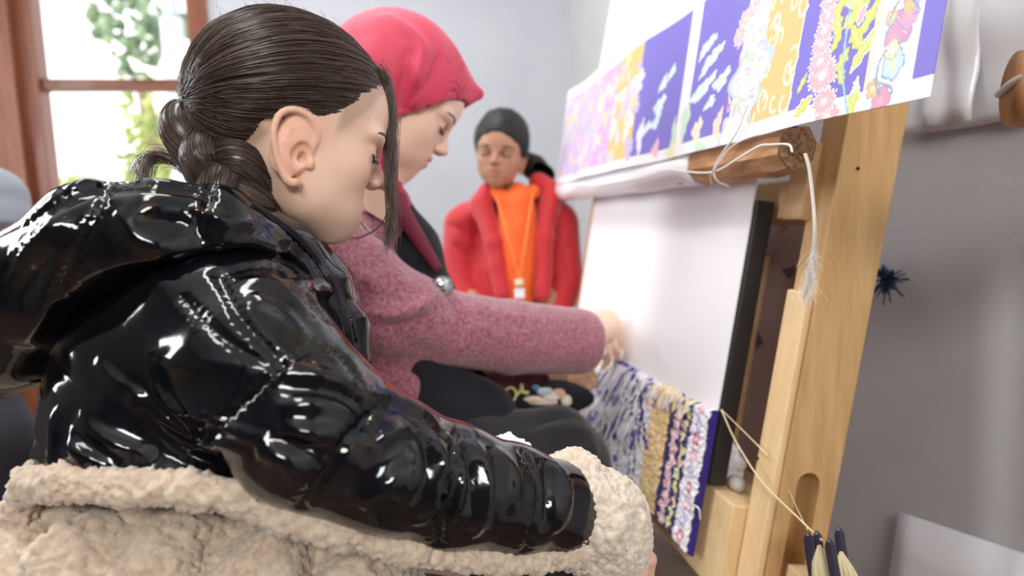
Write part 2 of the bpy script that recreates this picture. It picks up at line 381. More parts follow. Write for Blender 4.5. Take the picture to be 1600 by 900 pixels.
# outside
ground = struct(abox('terrace_ground', (-12, WY + 0.3, -0.3), (6, 26, -0.2), mat('pale_ground', (0.75, 0.74, 0.68), 0.9, col2=(0.6, 0.62, 0.5), scale=1)))
leaf_m = mat('yellow_green_foliage', (0.22, 0.30, 0.09), 0.8, col2=(0.50, 0.52, 0.20), scale=6, detail=3)  # leaf colours by tree: yellow-green here, blue-green on the next line
leaf_m2 = mat('blue_green_foliage', (0.14, 0.22, 0.15), 0.8, col2=(0.32, 0.40, 0.24), scale=5, detail=3)
def tree(px, py, Y, spots, trunk_z, m, label):
    c = on_y(px, py, Y); t = thing('tree', (c[0], Y, 0), label, 'tree', 'trees outside the window')
    tube('trunk', [(c[0], Y, -0.2), (c[0] + 0.1, Y, trunk_z * 0.6), (c[0], Y, trunk_z)], [0.16, 0.12, 0.07], mat('bark', (0.2, 0.14, 0.1), 0.9), t, 10, 8)
    bm = bmesh.new()
    for (sx, sy, r) in spots:
        q = on_y(sx, sy, Y + rnd.uniform(-0.5, 0.5)); n0 = len(bm.verts)
        for j in range(26):
            v = Vector((rnd.gauss(0, 1), rnd.gauss(0, 1), rnd.gauss(0, 1))).normalized() * r * rnd.uniform(0.4, 1.0)
            bmesh.ops.create_icosphere(bm, subdivisions=1, radius=r * rnd.uniform(0.12, 0.26), matrix=Matrix.Translation(Vector(q) + v) @ Matrix.Rotation(rnd.random() * 3, 4, 'Y') @ Matrix.Diagonal((1, 1, 0.6, 1)))
    bm_obj('crown', bm, m, t)
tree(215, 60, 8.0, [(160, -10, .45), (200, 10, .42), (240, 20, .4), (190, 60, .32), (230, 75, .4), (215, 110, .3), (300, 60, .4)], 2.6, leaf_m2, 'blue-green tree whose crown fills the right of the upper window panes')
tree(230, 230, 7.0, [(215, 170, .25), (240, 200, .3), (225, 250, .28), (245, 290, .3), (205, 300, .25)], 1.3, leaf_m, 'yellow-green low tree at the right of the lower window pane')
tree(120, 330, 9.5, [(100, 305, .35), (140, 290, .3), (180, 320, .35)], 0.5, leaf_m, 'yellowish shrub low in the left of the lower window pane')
q = on_y(278, 150, 5.2)
pole = thing('lamp_post', (q[0], 5.2, -0.2), 'white lamp post seen through the window beside the trees', 'lamp post')
tube('pole', [(q[0], 5.2, -0.2), (q[0], 5.2, on_y(278, 32, 5.2)[2])], 0.075, mat('white_paint', (0.50, 0.54, 0.66), 0.5), pole, 6, 14)
tube('arm', [(q[0], 5.2, on_y(278, 34, 5.2)[2]), on_y(262, -10, 5.2), on_y(240, -50, 5.2)], 0.05, mat('grey_paint', (0.45, 0.50, 0.60), 0.5), pole, 8, 10)
b = abox('pale_building', (-11, 15, -0.2), (-3.3, 19, 5.4), mat('white_render', (0.92, 0.92, 0.9), 0.9, col2=(0.86, 0.86, 0.83), scale=2))
tag(b, 'white sunlit building far outside the window', 'building')

# ------------------------------------------------------------------ loom frame coordinates: a along it (away from camera), b up its slope, c out towards the weavers
LN = nrm([-0.98416, 0, 0.17730]); LU = nrm([0.17730, 0, 0.98416]); LA = np.array([0, 1.0, 0]); P0 = np.array([0.38193, 0.80008, 0.52117])
def L(a, b, c): return P0 + LA * a + LU * b + LN * c
def on_loom(px, py, c=0.0):
    d = RW @ np.array([(px - 800) / 1000, (450 - py) / 1000, -1]); t = ((P0 + LN * c - CAM) @ LN) / (d @ LN); return CAM + d * t
def la(px, py, c=0.0): q = on_loom(px, py, c) - P0; return float(q @ LA), float(q @ LU)
def lbox(name, a, b, c, m, parent=None, bev=0.003):
    return box(name, L(a[0], b[0], c[0]), LA * (a[1] - a[0]), LU * (b[1] - b[0]), LN * (c[1] - c[0]), m, parent, bev)
loom = thing('weaving_loom', (P0[0] + 0.05, 1.15, 0), 'leaning pale pine carpet loom frame in front of the girl', 'loom')
# near post with its slot cut through
post = lbox('post', (-0.10, -0.052), (-0.55, 0.80), (-0.122, -0.043), M['pine'], loom)
cut = bmesh.new(); prof = []
for i in range(13):
    an = math.pi * i / 12; prof.append((0.146 + 0.020 * math.sin(an) if True else 0, -0.080 - 0.0165 * math.cos(an) * -1))
prof = [(0.146 + 0.018 * math.sin(math.pi * i / 12), -0.080 + 0.0165 * math.cos(math.pi * i / 12)) for i in range(13)] + [(0.03 - 0.010 * math.sin(math.pi * i / 12), -0.080 - 0.0165 * math.cos(math.pi * i / 12)) for i in range(13)]
f0 = [cut.verts.new(L(-0.2, b, c)) for b, c in prof]; f1 = [cut.verts.new(L(0.05, b, c)) for b, c in prof]
cut.faces.new(f0); cut.faces.new(f1[::-1])
for i in range(len(prof)): j = (i + 1) % len(prof); cut.faces.new([f0[i], f0[j], f1[j], f1[i]])
cutter = bm_obj('slot_cutter', cut, M['pine'])
md = post.modifiers.new('slot', 'BOOLEAN'); md.operation = 'DIFFERENCE'; md.object = cutter; md.solver = 'EXACT'
bpy.context.view_layer.update(); dg = bpy.context.evaluated_depsgraph_get(); me = bpy.data.meshes.new_from_object(post.evaluated_get(dg)); post.modifiers.clear(); post.data = me
bpy.data.objects.remove(cutter)
lbox('post_facing', (-0.0985, -0.054), (-0.55, 0.388), (-0.0428, -0.033), M['pine_light'], loom, 0.004)
lbox('post', (0.748, 0.80), (-0.55, 1.02), (-0.10, -0.012), M['pine'], loom)
lbox('cross_beam', (-0.054, 0.81), (0.478, 0.530), (-0.100, -0.034), M['pine_y'], loom)
lbox('beam_block', (-0.060, -0.02), (0.4765, 0.575), (-0.085, -0.0305), M['pine_y'], loom)
lbox('lower_beam', (-0.052, 0.80), (-0.035, 0.095), (-0.12, -0.014), M['pine_light'], loom)
lbox('foot_block', (-0.150, -0.1005), (-0.15, 0.045), (-0.118, -0.070), M['pine_light'], loom)
lbox('side_bar', (0.0, 0.02), (0.10, 0.50), (-0.030, -0.004), M['black_metal'], loom)
lbox('inner_strip', (0.12, 0.15), (0.096, 0.43), (-0.112, -0.09), M['pine_y'], loom)
# warp: a continuous sheet of fine threads from the woven edge up to the rod
warp = lbox('warp_threads', (0.006, 0.742), (0.10, 0.56), (-0.003, -0.001), M['warp'], loom, 0)
warp['kind'] = 'stuff'
for i in range(28):   # selvedge threads standing clear of the sheet
    pass
# nails and knots in the near post
for (px, py) in ((1341, 263), (1184, 716)):
    q = CAM
    d = RW @ np.array([(px - 800) / 1000, (450 - py) / 1000, -1]); t = (P0[1] - 0.1015) / d[1] if px > 1300 else ((P0 + LN * -0.0325 - CAM) @ LN) / (d @ LN); q = CAM + d * t
    bm = bmesh.new(); bmesh.ops.create_uvsphere(bm, u_segments=10, v_segments=6, radius=0.0022, matrix=Matrix.Translation(q)); bm_obj('nail', bm, M['black_metal'], loom, True)

# ------------------------------------------------------------------ rod across the loom
rod = thing('heddle_rod', L(0.4, 0.545, 0.035), 'rough brown wooden rod end tied across the loom', 'rod')
bm = bmesh.new(); rr = [0.0285, 0.026, 0.030, 0.027, 0.025, 0.029, 0.0265, 0.028]
rings = []
for i, a in enumerate(np.linspace(-0.142, 0.16, 14)):
    ring = []
    for k in range(8):
        an = 2 * math.pi * (k + 0.5) / 8; r = rr[k] * (1 + 0.05 * math.sin(i * 1.7 + k * 2.1)) * (0.93 if i in (0, 13) else 1)
        ring.append(bm.verts.new(L(a, 0.545 + r * math.sin(an), 0.042 + r * math.cos(an) * 0.92)))
    rings.append(ring)
for i in range(13):
    for k in range(8): bm.faces.new([rings[i][k], rings[i][(k + 1) % 8], rings[i + 1][(k + 1) % 8], rings[i + 1][k]])
bm.faces.new(rings[-1])
bar = bm_obj('wooden_bar', bm, M['bar_wood'], rod)
bm = bmesh.new(); c0 = bm.verts.new(L(-0.1445, 0.545, 0.042)); ring = [bm.verts.new(L(-0.142, 0.545 + rr[k] * 0.93 * math.sin(2 * math.pi * (k + .5) / 8), 0.042 + rr[k] * 0.93 * math.cos(2 * math.pi * (k + .5) / 8) * 0.92)) for k in range(8)]
for k in range(8): bm.faces.new([c0, ring[k], ring[(k + 1) % 8]])
bmesh.ops.subdivide_edges(bm, edges=bm.edges[:], cuts=5, use_grid_fill=True)
for v in bm.verts: v.co += Vector((rnd.uniform(-1, 1), rnd.uniform(-1, 1), rnd.uniform(-1, 1))) * 0.0007
bm_obj('end_grain', bm, M['bar_end'], rod)
# paper roll wrapped on the rod
bm = bmesh.new(); rings = []
for i, a in enumerate(np.linspace(0.085, 0.95, 30)):
    rings.append([bm.verts.new(L(a, 0.545 + (0.0275 + 0.0012 * math.sin(i * .9 + k)) * math.sin(2 * math.pi * k / 20), 0.042 + (0.0275 + 0.0012 * math.sin(i * .7 + k * 2)) * math.cos(2 * math.pi * k / 20))) for k in range(20)])
for i in range(29):
    for k in range(20): bm.faces.new([rings[i][k], rings[i][(k + 1) % 20], rings[i + 1][(k + 1) % 20], rings[i + 1][k]])
bm.faces.new(rings[0]); bm.faces.new(rings[-1])
pr = bm_obj('paper_roll', bm, M['paper'], None, True)
tag(pr, 'white paper rolled round the rod below the pattern sheet', 'paper roll')

# ------------------------------------------------------------------ painted patterns (flat print / knotted colour on real sheets)
class Paint:
    def __init__(s, a, b, base): s.a = a; s.b = b; s.c = np.tile(np.array(base, float), (len(a), 1))
    def fill(s, m, col, k=1.0): s.c[m] = s.c[m] * (1 - k) + np.array(col) * k
    def loc(s, a0, b0, rot):
        da = s.a - a0; db = s.b - b0; c, n = math.cos(rot), math.sin(rot); return da * c + db * n, -da * n + db * c
    def flower(s, a0, b0, r, pet, col, mid, edge=None, rot=0, sq=1.0, rag=0.12):
        x, y = s.loc(a0, b0, 0); y = y / sq; q = np.hypot(x, y); th = np.arctan2(y, x) + rot
        R = r * (0.80 + 0.20 * np.abs(np.cos(pet * th / 2)) + rag * 0.35 * np.cos(round(2.2 * pet) * th + a0 * 90))
        if edge is not None: s.fill(q < R * 1.14, edge)
        s.fill(q < R, col); s.fill((q < R * 0.75) & (np.cos(pet * th * 2) > 0.55), tuple(0.5 * c + 0.5 * m for c, m in zip(col, mid))); s.fill(q < r * 0.30, mid)
    def leaf(s, a0, b0, l, w, rot, col, vein=None, edge=None):
        x, y = s.loc(a0, b0, rot); h = w * np.clip(1 - (x / l) ** 2, 0, 1) * (1 + 0.25 * np.sin(x / l * 9)); 
        if edge is not None: s.fill((np.abs(x) < l * 1.08) & (np.abs(y) < h + w * 0.30), edge)
        s.fill((np.abs(x) < l) & (np.abs(y) < h), col)
        if vein is not None: s.fill((np.abs(x) < l * .7) & (np.abs(y) < h * 0.3), vein)
    def blob(s, a0, b0, ra, rb, col, rot=0, seed=0, edge=None):
        x, y = s.loc(a0, b0, rot); th = np.arctan2(y / rb, x / ra); q = np.hypot(x / ra, y / rb); R = 1 + 0.22 * np.sin(3 * th + seed) + 0.14 * np.sin(7 * th + seed * 2.3)
        if edge is not None: s.fill(q < R * 1.22, edge)
        s.fill(q < R, col)
    def line(s, P, w, col):
        P = smooth_path(np.array(P, float), max(10, len(P) * 6)); d = np.full(len(s.a), 9.0)
        for i in range(len(P) - 1):
            ab = P[i + 1] - P[i]; t = np.clip(((s.a - P[i, 0]) * ab[0] + (s.b - P[i, 1]) * ab[1]) / (ab @ ab + 1e-12), 0, 1)
            d = np.minimum(d, np.hypot(s.a - P[i, 0] - t * ab[0], s.b - P[i, 1] - t * ab[1]))
        s.fill(d < w, col)
    def curls(s, a0, a1, b0, b1, n, col, w, r, seed=0):
        g = np.random.default_rng(seed)
        for _ in range(n):
            ca, cb = g.uniform(a0, a1), g.uniform(b0, b1); t = np.linspace(0, g.uniform(3, 6), 10) + g.uniform(0, 6); q = r * np.linspace(1, .25, 10) * g.uniform(.6, 1.3)
            s.line(np.stack([ca + q * np.cos(t) * .7, cb + q * np.sin(t)], 1), w, col)
def grid_sheet(name, fpos, na, nb, m, parent, cols, thick=0.0):
    u, v = np.meshgrid(np.linspace(0, 1, na), np.linspace(0, 1, nb), indexing='ij'); V = fpos(u.ravel(), v.ravel())
    i, j = np.meshgrid(np.arange(na - 1), np.arange(nb - 1), indexing='ij'); o = (i * nb + j).ravel()
    F = np.stack([o, o + nb, o + nb + 1, o + 1], 1); return mesh_np(name, V, F, m, parent, True, cols)
BL = (0.21, 0.175, 0.62); YE = (0.84, 0.54, 0.22); PK = (0.87, 0.45, 0.52); WH = (0.91, 0.90, 0.92); GR = (0.62, 0.68, 0.15); LG = (0.60, 0.80, 0.66); LB = (0.55, 0.76, 0.80)
CS = 0.0745                                     # the sheet hangs a little in front of the rod
na, nb = 1150, 215; a0, a1, b0, b1 = -0.354, 0.87, 0.556, 0.80
u, v = np.meshgrid(np.linspace(0, 1, na), np.linspace(0, 1, nb), indexing='ij'); SA = a0 + (a1 - a0) * u.ravel(); SB = b0 + (b1 - b0) * v.ravel()
ed = lambda px, py: la(px, py, CS)[0]
x_m = ed(1472, 140); x_b1 = ed(1468, 100); x_b0 = ed(1428, 110); x_f0 = ed(1352, 150); x_p0 = ed(1234, 195); x_y0 = ed(1165, 225); x_w0 = ed(1135, 200); x_bb = ed(1062, 240); x_gap = ed(1046, 245); x_bl = ed(985, 245); x_y2 = ed(948, 255); x_pk = ed(925, 262)
P = Paint(SA, SB, WH); bt = b0 + 0.018; tp = 0.778
ins = lambda lo, hi: (SA > lo) & (SA < hi) & (SB > bt) & (SB < tp)
P.fill(ins(x_b1, x_b0), BL); P.fill(ins(x_b0, x_f0), (0.93, 0.80, 0.88)); P.fill(ins(x_f0 - 0.006, x_f0), (0.93, 0.72, 0.55)); P.fill(ins(x_f0, x_p0), BL); P.fill(ins(x_p0, x_y0), YE); P.fill(ins(x_y0, x_w0), (0.90, 0.93, 0.94))
P.fill(ins(x_w0, x_bb), BL); P.fill(ins(x_gap, x_bl), BL); P.fill(ins(x_bl, x_y2), YE); P.fill(ins(x_y2, x_pk), (0.80, 0.42, 0.70)); P.fill(ins(x_pk, 0.86), (0.62, 0.50, 0.75))
def A_(px, py): return la(px, py, CS)
P.line([A_(1236, 195), (x_p0, bt), (x_p0, tp)], 0.0012, WH)
for i, (px, py, r) in enumerate(((1300, 185, .017), (1296, 160, .016), (1294, 120, .020), (1290, 98, .016), (1293, 70, .014), (1297, 50, .014), (1303, 25, .013), (1306, 0, .014), (1310, -20, .013))):
    a_, b_ = A_(px, py); P.flower(a_, b_, r, 9, PK, (0.93, 0.80, 0.80), WH, i, 0.75, 0.3)
for px, py, l, w, ro, c, e in ((1262, 170, .016, .006, .6, GR, WH), (1262, 132, .012, .004, 1.0, GR, None), (1338, 160, .016, .006, 1.45, (.66, .75, .2), WH), (1343, 133, .008, .003, 1.3, WH, None), (1355, 80, .020, .005, 1.0, GR, WH), (1345, 60, .015, .007, 2.1, GR, None), (1325, 95, .012, .006, 1.1, GR, None), (1322, 120, .010, .005, 2.0, GR, None), (1345, 25, .018, .009, .5, GR, None), (1365, 30, .018, .006, 1.1, GR, None), (1325, 5, .014, .007, .9, GR, None), (1318, 40, .014, .006, 1.8, GR, None), (1350, -5, .018, .010, .2, (.86, .74, .3), None), (1316, 65, .012, .005, 1.2, GR, None)):
    a_, b_ = A_(px, py); P.leaf(a_, b_, l, w, math.pi - ro, c, (.85, .72, .3), e)
P.line([A_(1330, 175), A_(1325, 120), A_(1330, 60), A_(1340, 0), A_(1345, -30)], 0.0012, (.35, .62, .72))
a_, b_ = A_(1354, 25); P.leaf(a_, b_, .009, .004, 1.8, PK, None, WH)
OU = (0.30, 0.38, 0.60)
for px, py, r, c, md_ in ((1410, 45, .013, (.82, .30, .50), WH), (1424, 25, .009, (.85, .38, .55), PK), (1400, 60, .009, (.84, .35, .5), PK), (1398, 100, .011, LB, (.8, .85, .5)), (1378, 158, .010, (.80, .34, .5), PK), (1432, -10, .010, (.82, .36, .55), (.9, .8, .4)), (1368, 140, .007, YE, WH), (1425, 8, .006, YE, (.7, .5, .3)), (1398, 28, .006, YE, WH), (1398, 78, .007, (.85, .85, .45), WH)):
    a_, b_ = A_(px, py); P.flower(a_, b_, r, 5, c, md_, OU, px, 1.2, .1)
P.line([A_(1378, 150), A_(1372, 130), A_(1378, 100), A_(1388, 80)], 0.0010, OU); P.line([A_(1375, 130), A_(1392, 135), A_(1396, 145)], 0.0010, OU); P.line([A_(1395, 35), A_(1405, 10), A_(1422, -5), A_(1440, 15), A_(1430, 22)], 0.0010, OU)
g = np.random.default_rng(3)
P.curls(x_p0 + 0.006, x_y0 + 0.03, bt + .005, tp, 46, (0.93, 0.86, 0.66), 0.0019, 0.016, 5); P.curls(x_p0 + 0.006, x_y0 + 0.04, bt + .01, tp, 10, (0.55, 0.66, 0.42), 0.0011, 0.009, 6)
P.blob(*A_(1168, 130), .034, .040, (0.91, 0.93, 0.93), .2, 1.0, (.55, .65, .85)); P.blob(*A_(1150, 200), .030, .028, (0.90, 0.92, 0.95), 0, 2.0, (.62, .70, .85))
for i in range(60):
    a_ = g.uniform(x_y0 + .0, x_w0 + 0.01); b_ = g.uniform(bt + .004, bt + 0.13)
    P.leaf(a_, b_, g.uniform(.005, .011), g.uniform(.0012, .0028), g.uniform(0, 3), [(.87, .50, .62), (.55, .72, .45), (.50, .62, .85), (.9, .75, .4)][i % 4])
for i, (px, py, r) in enumerate(((1160, 30, .012), (1152, 55, .012), (1172, 15, .010), (1180, -5, .012))): P.flower(*A_(px, py), r, 7, (.88, .50, .62), (.92, .75, .45), WH, i, 1, .2)
CLO = (0.72, 0.86, 0.88)
for i, (px, py, ra, rb, ro) in enumerate(((1105, 100, .030, .006, .5), (1118, 82, .022, .006, .5), (1100, 135, .034, .007, .4), (1125, 125, .026, .007, .4), (1085, 150, .022, .006, .3), (1108, 160, .018, .005, .4), (1100, 78, .020, .006, .5), (1112, 62, .014, .005, .4), (1028, 165, .026, .009, .6), (1022, 190, .022, .006, .6), (1035, 130, .020, .006, .7), (1048, 112, .018, .005, .7), (1010, 200, .022, .005, .5))):
    P.blob(*A_(px, py), ra * .8, rb * 1.5, CLO, math.pi - ro, i, None); P.blob(*A_(px - 3, py), ra * .5, rb * .4, LG, math.pi - ro, i + 1)
for px, py, ra, rb, c in ((1088, 205, .014, .018, (.90, .80, .62)), (1120, 195, .010, .020, (.92, .72, .60)), (1092, 232, .016, .010, LG), (1068, 190, .014, .026, LG), (1048, 215, .010, .030, LG), (1020, 232, .014, .014, (.88, .5, .62)), (1045, 235, .016, .012, (.85, .85, .5)), (1000, 215, .012, .030, (.86, .82, .92)), (985, 190, .020, .030, (.86, .86, .9)), (975, 150, .030, .012, LG), (1000, 130, .03, .02, (.85, .70, .85)), (960, 200, .02, .02, (.88, .80, .6)), (935, 190, .03, .03, (.70, .55, .80)), (912, 240, .02, .03, (.70, .75, .60)), (925, 200, .02, .02, (.55, .60, .45)), (900, 262, .03, .02, (.6, .5, .8))):
    P.blob(*A_(px, py), ra, rb, c, 0, px, None)
for i in range(90):
    a_ = g.uniform(x_bl, .855); b_ = g.uniform(bt + .005, tp - .005); P.blob(a_, b_, g.uniform(.006, .022), g.uniform(.006, .020), [(.80, .72, .85), (.62, .66, .50), (.86, .68, .40), (.74, .64, .82), (.60, .52, .78), (.84, .55, .66)][i % 6], g.uniform(0, 3), i)
def sheet_pos(u_, v_, lo=(a0, b0), hi=(a1, b1), c=CS):
    a = lo[0] + (hi[0] - lo[0]) * u_; b = lo[1] + (hi[1] - lo[1]) * v_; cc = c + 0.004 * np.sin(a * 9 + b * 6) + 0.002 * np.sin(a * 23)
    return P0 + a[:, None] * LA + b[:, None] * LU + cc[:, None] * LN
pat = grid_sheet('pattern_sheet', sheet_pos, na, nb, M['attr'], None, P.c)
md = pat.modifiers.new('thickness', 'SOLIDIFY'); md.thickness = 0.0006
tag(pat, 'printed paper carpet pattern of blue, yellow and pink floral stripes above the rod', 'pattern sheet')
# plain paper behind the top of the pattern
hp = grid_sheet('blank_paper', lambda u_, v_: sheet_pos(u_, v_, (-0.33, 0.70), (0.69 , 1.03), CS - 0.012) - (v_ * u_ ** 6 * 0.05)[:, None] * LA, 30, 12, M['paper'], None, None)
md = hp.modifiers.new('thickness', 'SOLIDIFY'); md.thickness = 0.0006
tag(hp, 'blank white paper standing up behind the printed pattern', 'paper')
def film(name, quad, m, label, n=12, wob=0.004, parent=None):
    q = [np.array(x, float) for x in quad]
    def f(u_, v_):
        p = (q[0] * (1 - u_)[:, None] + q[1] * u_[:, None]) * (1 - v_)[:, None] + (q[3] * (1 - u_)[:, None] + q[2] * u_[:, None]) * v_[:, None]
        return p + (wob * np.sin(u_ * 9 + v_ * 4) + wob * .5 * np.sin(v_ * 13))[:, None] * LN
    o = grid_sheet(name, f, n, n, m, parent, None); tag(o, label, 'plastic film'); md = o.modifiers.new('thickness', 'SOLIDIFY'); md.thickness = 0.0008; return o
film('plastic_film', [on_loom(880, 288, .055), on_loom(930, 280, .055), on_loom(1000, 95, .055), on_loom(978, 60, .055)], M['film_thin'], 'clear plastic film hanging at the far end of the pattern sheet')
film('plastic_film', [on_x(1404, 215, .785), on_x(1640, 178, .785), on_x(1640, -60, .785), on_x(1430, -60, .785)], M['film'], 'milky plastic film fixed on the upper wall right of the pattern sheet', 16, .004)
film('plastic_film', [on_x(1440, 200, .775), on_x(1520, 188, .775), on_x(1530, -60, .775), on_x(1470, -60, .775)], M['film'], 'narrow folded strip of plastic film against the wall', 10, .006)

# ------------------------------------------------------------------ carpet in progress
DB = (0.035, 0.015, 0.20); NV = (0.03, 0.02, 0.12)
na, nb = 440, 260; ca0, ca1 = 0.0, 0.52
tops = [la(1120, 640), la(1085, 625), la(1040, 608), la(1010, 590), la(985, 572), la(960, 565), la(945, 575), la(930, 590)]
ta = np.array([t[0] for t in tops]); tb = np.array([t[1] for t in tops]); o_ = np.argsort(ta); ta, tb = ta[o_], tb[o_]
u, v = np.meshgrid(np.linspace(0, 1, na), np.linspace(0, 1, nb), indexing='ij'); KA = ca0 + (ca1 - ca0) * u.ravel()
top_b = np.interp(KA, ta, tb) + 0.004 * np.sin(KA * 300) * (KA > .1) + 0.003 * np.sin(KA * 710) * (KA > .15); KB = -0.005 + (top_b + 0.005) * v.ravel()
K = Paint(KA, KB, WH); ks = lambda px, py: la(px, py)[0]
c_db = ks(1100, 760); c_wb = ks(1076, 760); c_pk = ks(1045, 730); c_ye = ks(1022, 680); c_wh = ks(1000, 690)
fl = lambda lo, hi, c: K.fill((KA >= lo) & (KA < hi), c)
fl(0, c_db, DB); fl(c_db, c_wb, (.88, .86, .92)); fl(c_wb, c_pk, NV); fl(c_pk, c_ye, (.90, .66, .32)); fl(c_ye, c_wh, (.90, .88, .90)); fl(c_wh, 1, (.84, .84, .90))
cm = (c_db + c_wb) / 2; pm = c_wb + (c_pk - c_wb) * .62; gm = c_wb + (c_pk - c_wb) * .25
K.fill((np.abs(KA - c_db) < .0015), (.95, .93, .95)); K.fill((np.abs(KA - c_wb) < .0012), (.7, .6, .75)); K.fill((np.abs(KA - c_pk) < .0015), NV)
for i in range(9):
    b_ = .012 + i * .024; K.flower(cm, b_, .0085, 5, [(.80, .22, .30), (.55, .60, .82), (.88, .45, .50)][i % 3], (.95, .9, .9), (.45, .35, .6), i, 1.1, .1)
for i in range(12):
    b_ = .006 + i * .019; K.blob(pm + .004 * math.sin(i * 2.1), b_, .012, .0105, (.88, .55, .64), 0, i); K.blob(pm + .004 * math.sin(i * 2.1), b_, .005, .005, (.93, .78, .80), 0, i)
    K.blob(gm + .004 * math.cos(i * 1.7), b_ + .006, .0075, .0085, [(.86, .78, .35), (.80, .83, .50), (.9, .7, .5)][i % 3], .3, i)
K.curls(c_pk, c_ye, 0, .22, 26, (.93, .78, .50), .0016, .010, 2); K.curls(c_pk, c_ye, 0, .22, 8, (.85, .5, .4), .0014, .008, 4)
for i in range(10):
    K.flower((c_ye + c_wh) / 2 + .003 * math.sin(i * 2), .01 + i * .024, .009, 5, [(.88, .55, .45), (.88, .82, .6), (.78, .80, .88)][i % 3], WH, None, i)
for i in range(150):
    a_ = g.uniform(c_wh + .01, .50); b_ = g.uniform(0, .2); K.blob(a_, b_, g.uniform(.004, .012), g.uniform(.006, .018), [(.05, .03, .30), (.88, .88, .92), (.75, .76, .84), (.85, .70, .74), (.88, .86, .80), (.90, .89, .92)][i % 6], g.uniform(-.5, .5), i)
for a_ in (c_wh + .004, .23, .30, .37):
    K.line([(a_ + .006 * math.sin(j * 1.3 + a_ * 40), j * .02) for j in range(12)], .0028, (.05, .03, .30))
# navy outlines near the working edge
for P_ in ([(958, 575), (975, 566), (990, 580), (998, 610), (996, 650)], [(985, 572), (1003, 590), (1012, 630), (1008, 690)], [(975, 600), (985, 625), (978, 660)], [(960, 590), (958, 640), (950, 700)], [(945, 590), (940, 640), (938, 690)], [(990, 640), (1004, 660), (996, 700)], [(1012, 630), (1020, 700)]):
    K.line([la(x_, y_) for x_, y_ in P_], .0045, (.035, .02, .26))
K.blob(*la(968, 580), .03, .012, (.03, .02, .12)); K.blob(*la(958, 650), .010, .05, (.06, .06, .08)); K.blob(*la(982, 590), .012, .012, (.70, .74, .84)); K.blob(*la(945, 640), .02, .05, (.62, .62, .70)); K.blob(*la(950, 620), .008, .03, (.80, .55, .60))
pile = 0.012 + 0.0022 * vnoise(np.stack([KA * 260, KB * 260, KA * 0], 1)) + 0.002 * vnoise(np.stack([KA * 90, KB * 90, KA * 0], 1), 3) + 0.006 * np.clip((KA - .2) / .3, 0, 1) * vnoise(np.stack([KA * 60, KB * 30, KA * 0], 1), 5)
edge = np.minimum(np.minimum((KA - ca0) / .006, (ca1 - KA) / .006), np.minimum(v.ravel() / .02, (1 - v.ravel()) / .02)).clip(0, 1) ** .5
V = P0 + KA[:, None] * LA + KB[:, None] * LU + ((pile * edge))[:, None] * LN
i, j = np.meshgrid(np.arange(na - 1), np.arange(nb - 1), indexing='ij'); o = (i * nb + j).ravel(); Fq = np.stack([o, o + nb, o + nb + 1, o + 1], 1)
carpet = thing('knotted_carpet', L(0.2, 0, 0.0), 'unfinished knotted carpet in blue, white, pink and yellow stripes on the loom', 'carpet')
mesh_np('woven_pile', V, Fq, M['carpet'], carpet, True, K.c)
# loose knot ends along the working edge
paths = []; cols = []
for i in range(420):
    a_ = g.uniform(.06, .50) if i % 3 else g.uniform(.30, .50); tb_ = float(np.interp(a_, ta, tb)); b_ = tb_ + g.uniform(-.10 if a_ > .25 else -.012, .004); l = g.uniform(.008, .03) * (1.6 if a_ > .25 else .7); sw = g.uniform(-.6, .6)
    q = L(a_, b_, .010); paths.append([q + LN * l * .45 * t - LU * l * 1.0 * t * t + LA * sw * l * t for t in np.linspace(0, 1, 5)])
    if a_ > .2: cols.append([(.05, .03, .32), (.85, .86, .9), (.80, .80, .86), (.86, .74, .78), (.88, .88, .9), (.88, .88, .9)][int(g.integers(6))])
    else: cols.append([(.88, .87, .9), (.9, .75, .45), (.88, .66, .7)][int(g.integers(3))])
Vt, Ft = tubes(np.array(paths), np.full((len(paths), 5), .0016), 4)
y_ = mesh_np('loose_yarn_ends', Vt, Ft, M['carpet'], carpet, True, np.repeat(np.array(cols), 20, axis=0)); y_['kind'] = 'stuff'
tube('stray_yarn', [on_loom(1076, 800, .013), on_loom(1082, 790, .02), on_loom(1092, 795, .02), on_loom(1094, 812, .014)], .0012, M['string'], carpet, 16, 6)

# rug hanging behind the loom
RA, RB = np.meshgrid(np.linspace(0, .72, 240), np.linspace(0.02, .52, 180), indexing='ij'); RA, RB = RA.ravel(), RB.ravel()
K = Paint(RA, RB, (.88, .66, .68))
for i in range(170): K.blob(g.uniform(0, .72), g.uniform(.02, .52), g.uniform(.006, .014), g.uniform(.006, .02), [(.20, .17, .26), (.85, .66, .66), (.25, .20, .30), (.60, .50, .34), (.82, .70, .66)][i % 5], g.uniform(0, 3), i)
V = P0 + RA[:, None] * LA + RB[:, None] * LU + (-.135 + .002 * np.sin(RA * 60))[:, None] * LN
i, j = np.meshgrid(np.arange(239), np.arange(179), indexing='ij'); o = (i * 180 + j).ravel()
rug = mesh_np('hanging_rug', V, np.stack([o, o + 180, o + 181, o + 1], 1), M['carpet'], None, True, K.c); rug.modifiers.new('t', 'SOLIDIFY').thickness = .006
tag(rug, 'old dusty-pink rug with dark flowers hanging behind the loom post', 'rug')
